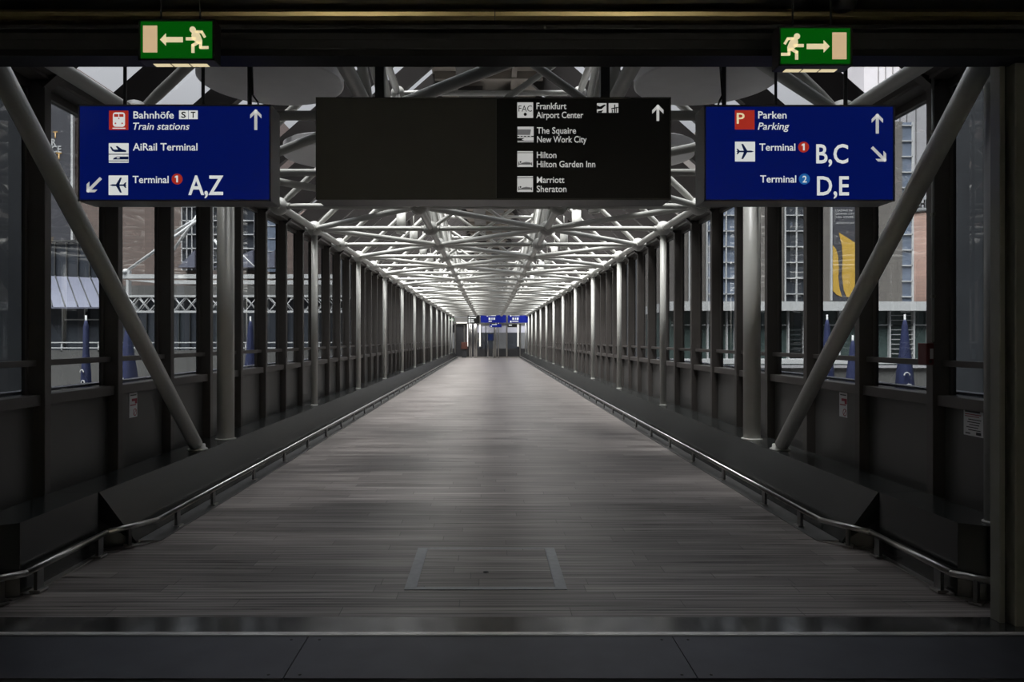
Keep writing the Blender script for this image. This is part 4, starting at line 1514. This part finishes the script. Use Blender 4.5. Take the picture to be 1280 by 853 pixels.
# ---- closed blue parasols
def parasol(px, ytop, D, label, r=.3, emblem=True):
    zt = QZ(ytop, D)
    o = empty('closed_parasol', (QX(px, D), D, -1.4))
    tag(o, label, 'parasol', 'closed blue parasols on the terraces')
    H = zt + 1.4
    mb = MB()
    n = 16
    prof = [(0.02, H), (0.07, H - .25), (r * .55, H - 1.0), (r * .85, H - 1.7), (r, H - 2.3), (r * .8, H - 2.5)]
    rings = []
    for (rr, z) in prof:
        rings.append([mb.bm.verts.new((rr * (1 + (.22 if i % 2 else -.12)) * math.cos(2 * math.pi * i / n), rr * (1 + (.22 if i % 2 else -.12)) * math.sin(2 * math.pi * i / n), z)) for i in range(n)])
    for A, B in zip(rings[:-1], rings[1:]):
        for i in range(n):
            f = mb.bm.faces.new((A[i], A[(i + 1) % n], B[(i + 1) % n], B[i])); f.smooth = True
    mb.bm.faces.new(rings[0]); mb.bm.faces.new(rings[-1][::-1])
    mb.mi(M['parasol'])
    q = mb.build('canopy', o)
    if emblem:
        e = MB()
        for j, (z, x0) in enumerate(((H - 1.75, -.35 * r), (H - 2.1, -.1 * r))):
            for i in range(6):
                a0, a1 = R(30 * i), R(30 * i + 30)
                e.tube((x0 + .38 * r * math.cos(a0), -r * 1.12, z + .1 * math.sin(a0)), (x0 + .38 * r * math.cos(a1), -r * 1.12, z + .1 * math.sin(a1)), .02, M['silver'], 6)
        e.build('printed_swirl', q)
    mb = MB(); mb.tube((0, 0, 0.05), (0, 0, H + .12), .03, M['silver'], 10); mb.build('pole', o)
    mb = MB(); mb.lathe((0, 0, 0), [(0, 0), (.3, 0), (.3, .05), (.06, .08), (0, .08)], M['steel_dark'], 16); mb.build('foot', o)


parasol(107.5, 399, 23.5, 'closed blue parasol nearest the terminal on the left terrace', .14)
parasol(160, 404, 22.5, 'closed blue parasol with white swirl print just right of the second left mullion', .28)
parasol(313, 400, 24.5, 'closed blue parasol seen between the mullions right of the thick left column', .2)
parasol(1034, 398, 24.5, 'closed blue parasol on the right terrace under the yellow printed banner', .2)
parasol(1066, 424, 22.0, 'closed blue parasol half hidden by the mullion above the right notice', .26)
parasol(1131, 398, 22.0, 'closed blue parasol on the right terrace left of the red alarm box', .23)

# ---- right: stone office building with window strips
D = 58
o, add = thing_at('stone_building', 1060, D, 'grey stone office building with gridded windows outside the right windows', 'building')
mb = MB(); mb.box((QX(845, D), D, -6), (QX(882, D), D + 14, QZ(262, D)), M['stone'])
mb.box((QX(882, D), D, -6), (QX(1128, D), D + 14, QZ(152, D)), M['stone']); add(mb, 'wall')
for (a, b, nx, gm) in ((862, 872, 1, 'ext_glass_pale'), (884, 920, 3, 'ext_glass_pale'), (982, 1010, 2, 'ext_glass')):
    yt = 266 if a < 880 else 160
    mb = MB(); fbox(mb, a, b, yt, 378, D - .4, .35, M[gm]); add(mb, 'window_strip')
    mb = MB()
    for i in range(nx + 1):
        x = a + (b - a) * i / nx
        fbox(mb, x - .7, x + .7, yt, 378, D - .55, .14, M['white_ext'])
    y = yt + 10
    while y < 378:
        fbox(mb, a, b, y, y + 1.2, D - .55, .14, M['white_ext'])
        y += 19.7
    add(mb, 'window_grid')
mb = MB(); fbox(mb, 1128, 1141, 153, 378, D, 4, M['ext_glass_pale']); add(mb, 'corner_glazing')
mb = MB()
y = 156
while y < 378:
    fbox(mb, 1128, 1141, y, y + 1.3, D - .1, .1, M['white_ext'])
    y += 19.5
fbox(mb, 1140, 1142.4, 153, 378, D - .1, .2, M['white_ext'])
add(mb, 'corner_frame')
# banner with yellow print
D = 57.87
o, add = thing_at('banner', 1055, D, 'tall dark banner with two yellow leaf shapes on the right stone building', 'banner', QZ(376, D))
mb = MB(); fbox(mb, 1040.5, 1094, 160, 376, D, .125, M['banner']); add(mb, 'cloth')
mb = MB(); fbox(mb, 1038.6, 1040.6, 160, 376, D - .05, .2, M['white_ext']); add(mb, 'frame')
C = lambda x, y: (QX(970 + x * .17593, D), QZ(250 + y * .17593, D))
mb = MB()
mb.prism([C(445, 232), C(500, 265), C(560, 305), C(610, 350), C(640, 430), C(635, 560), C(600, 700), C(500, 690), C(480, 640), C(468, 540), C(472, 420), C(468, 330)], 1, D - .03, D - .002, M['yellow'])
mb.prism([C(403, 322), C(425, 350), C(440, 400), C(445, 480), C(442, 560), C(450, 630), C(468, 690), C(430, 675), C(403, 645)], 1, D - .03, D - .002, M['yellow'])
add(mb, 'leaf_print')
for s1, x0, x1, b in (('LEADING IN', 422, 540, 82), ('GERMAN CITY', 422, 556, 106), ('REAL ESTATE.', 424, 552, 130), ('ADRENWAY', 426, 556, 172)):
    p = C(x0, b); p1 = C(x1, b)
    me = text_mesh(s1, 15 * .17593 * D / F, p1[0] - p[0], 0.01)
    me.materials.append(M['silver'])
    q = link('lettering', me, o, (p[0], D - .02, p[1])); q.matrix_parent_inverse = Matrix.Translation((-o.location.x, -o.location.y, -o.location.z))
# round brick building with roof lettering
D = 70
o, add = thing_at('round_brick_building', 1180, D, 'round pale red brick building with rooftop letters near the right edge', 'building')
cxr, rr = QX(1200, D), (1200 - 1140) * D / F
mb = MB(); mb.lathe((cxr, D + rr, -6), [(0, 0), (rr, 0), (rr, QZ(262, D) + 6), (0, QZ(262, D) + 6)], M['brick_red'], 48); q = add(mb, 'wall')
mb = MB(); mb.lathe((cxr, D + rr, QZ(262, D)), [(rr + .1, 0), (rr + .1, .4), (rr - .2, .4), (rr - .2, 0)], M['dark_ext'], 48); add(mb, 'parapet')
me = text_mesh('SCHI', 10 * D / F, 17 * D / F, .045); me.materials.append(M['black_lit'])
q = link('lettering', me, o, (QX(1143.5, D), D + .5, QZ(259, D))); q.rotation_euler = (0, 0, R(-14)); q.matrix_parent_inverse = Matrix.Translation((-o.location.x, -o.location.y, -o.location.z))
# pale tower far behind
D = 95
o, add = thing_at('pale_tower', 1135, D, 'pale tower with vertical seams rising behind the right stone building', 'building')
mb = MB(); mb.box((QX(1080, D), D, -6), (QX(1230, D), D + 12, QZ(60, D)), M['pale']); add(mb, 'wall')
mb = MB()
for x in (1098, 1107, 1116, 1125, 1133.5, 1145, 1160, 1180):
    fbox(mb, x, x + .5, 60, 380, D - .1, .1, M['conc'])
add(mb, 'seams')
# right glass pavilion under a white band
D = 36
o, add = thing_at('glass_hall', 1020, D, 'green tinted glass hall under a white roof band outside the right windows', 'building')
mb = MB(); mb.box((QX(840, D), D + .6, -6), (QX(1215, D), D + 6, QZ(388, D)), M['ext_glass_green']); add(mb, 'glazing')
mb = MB(); fbox(mb, 838, 1217, 377, 388.5, D, 6.6, M['white_ext']); add(mb, 'roof_band')
mb = MB()
for x in (884, 908, 918, 985, 1004, 1049, 1078, 1112, 1142, 1160, 1190):
    fbox(mb, x, x + 1.8, 388, 455, D + .4, .2, M['white_ext'])
add(mb, 'white_posts')
mb = MB()
for y in range(394, 450, 6):
    fbox(mb, 1115, 1142, y, y + 1, D + .45, .1, M['silver'])
    fbox(mb, 985, 1004, y, y + 1, D + .45, .1, M['dark_ext'])
fbox(mb, 840, 1215, 406, 407, D + .45, .1, M['silver'])
add(mb, 'louvres')

# ================================================================== ADDED FILL LAMPS (unseen, behind the camera, to light the hanging signs)
for i, sx in enumerate((-2.2, 2.2)):
    o = empty('fill_lamp', (sx, -5.0, 1.75))
    tag(o, 'added warm fill lamp behind the camera on the lobby back wall, ' + ('left' if i == 0 else 'right') + ' one seen from the bridge', 'lamp', 'added fill lamps in the lobby')
    mb = MB(); mb.box((-.36, 0.0, -.36), (.36, .05, .36), M['exit_case'], .01); mb.build('housing', o)
    mb = MB(); mb.box((-.32, 0.05, -.32), (.32, .058, .32), M['tube_lit']); mb.build('diffuser', o)
    ld = bpy.data.lights.new('fill_lamp_light', 'AREA'); ld.shape = 'SQUARE'; ld.size = 0.6; ld.energy = 42; ld.color = (1, .93, .80)
    lo = bpy.data.objects.new('fill_lamp_light', ld); COL.objects.link(lo); lo.parent = o; lo.location = (0, .07, 0); lo.rotation_euler = (R(90), 0, R(180))
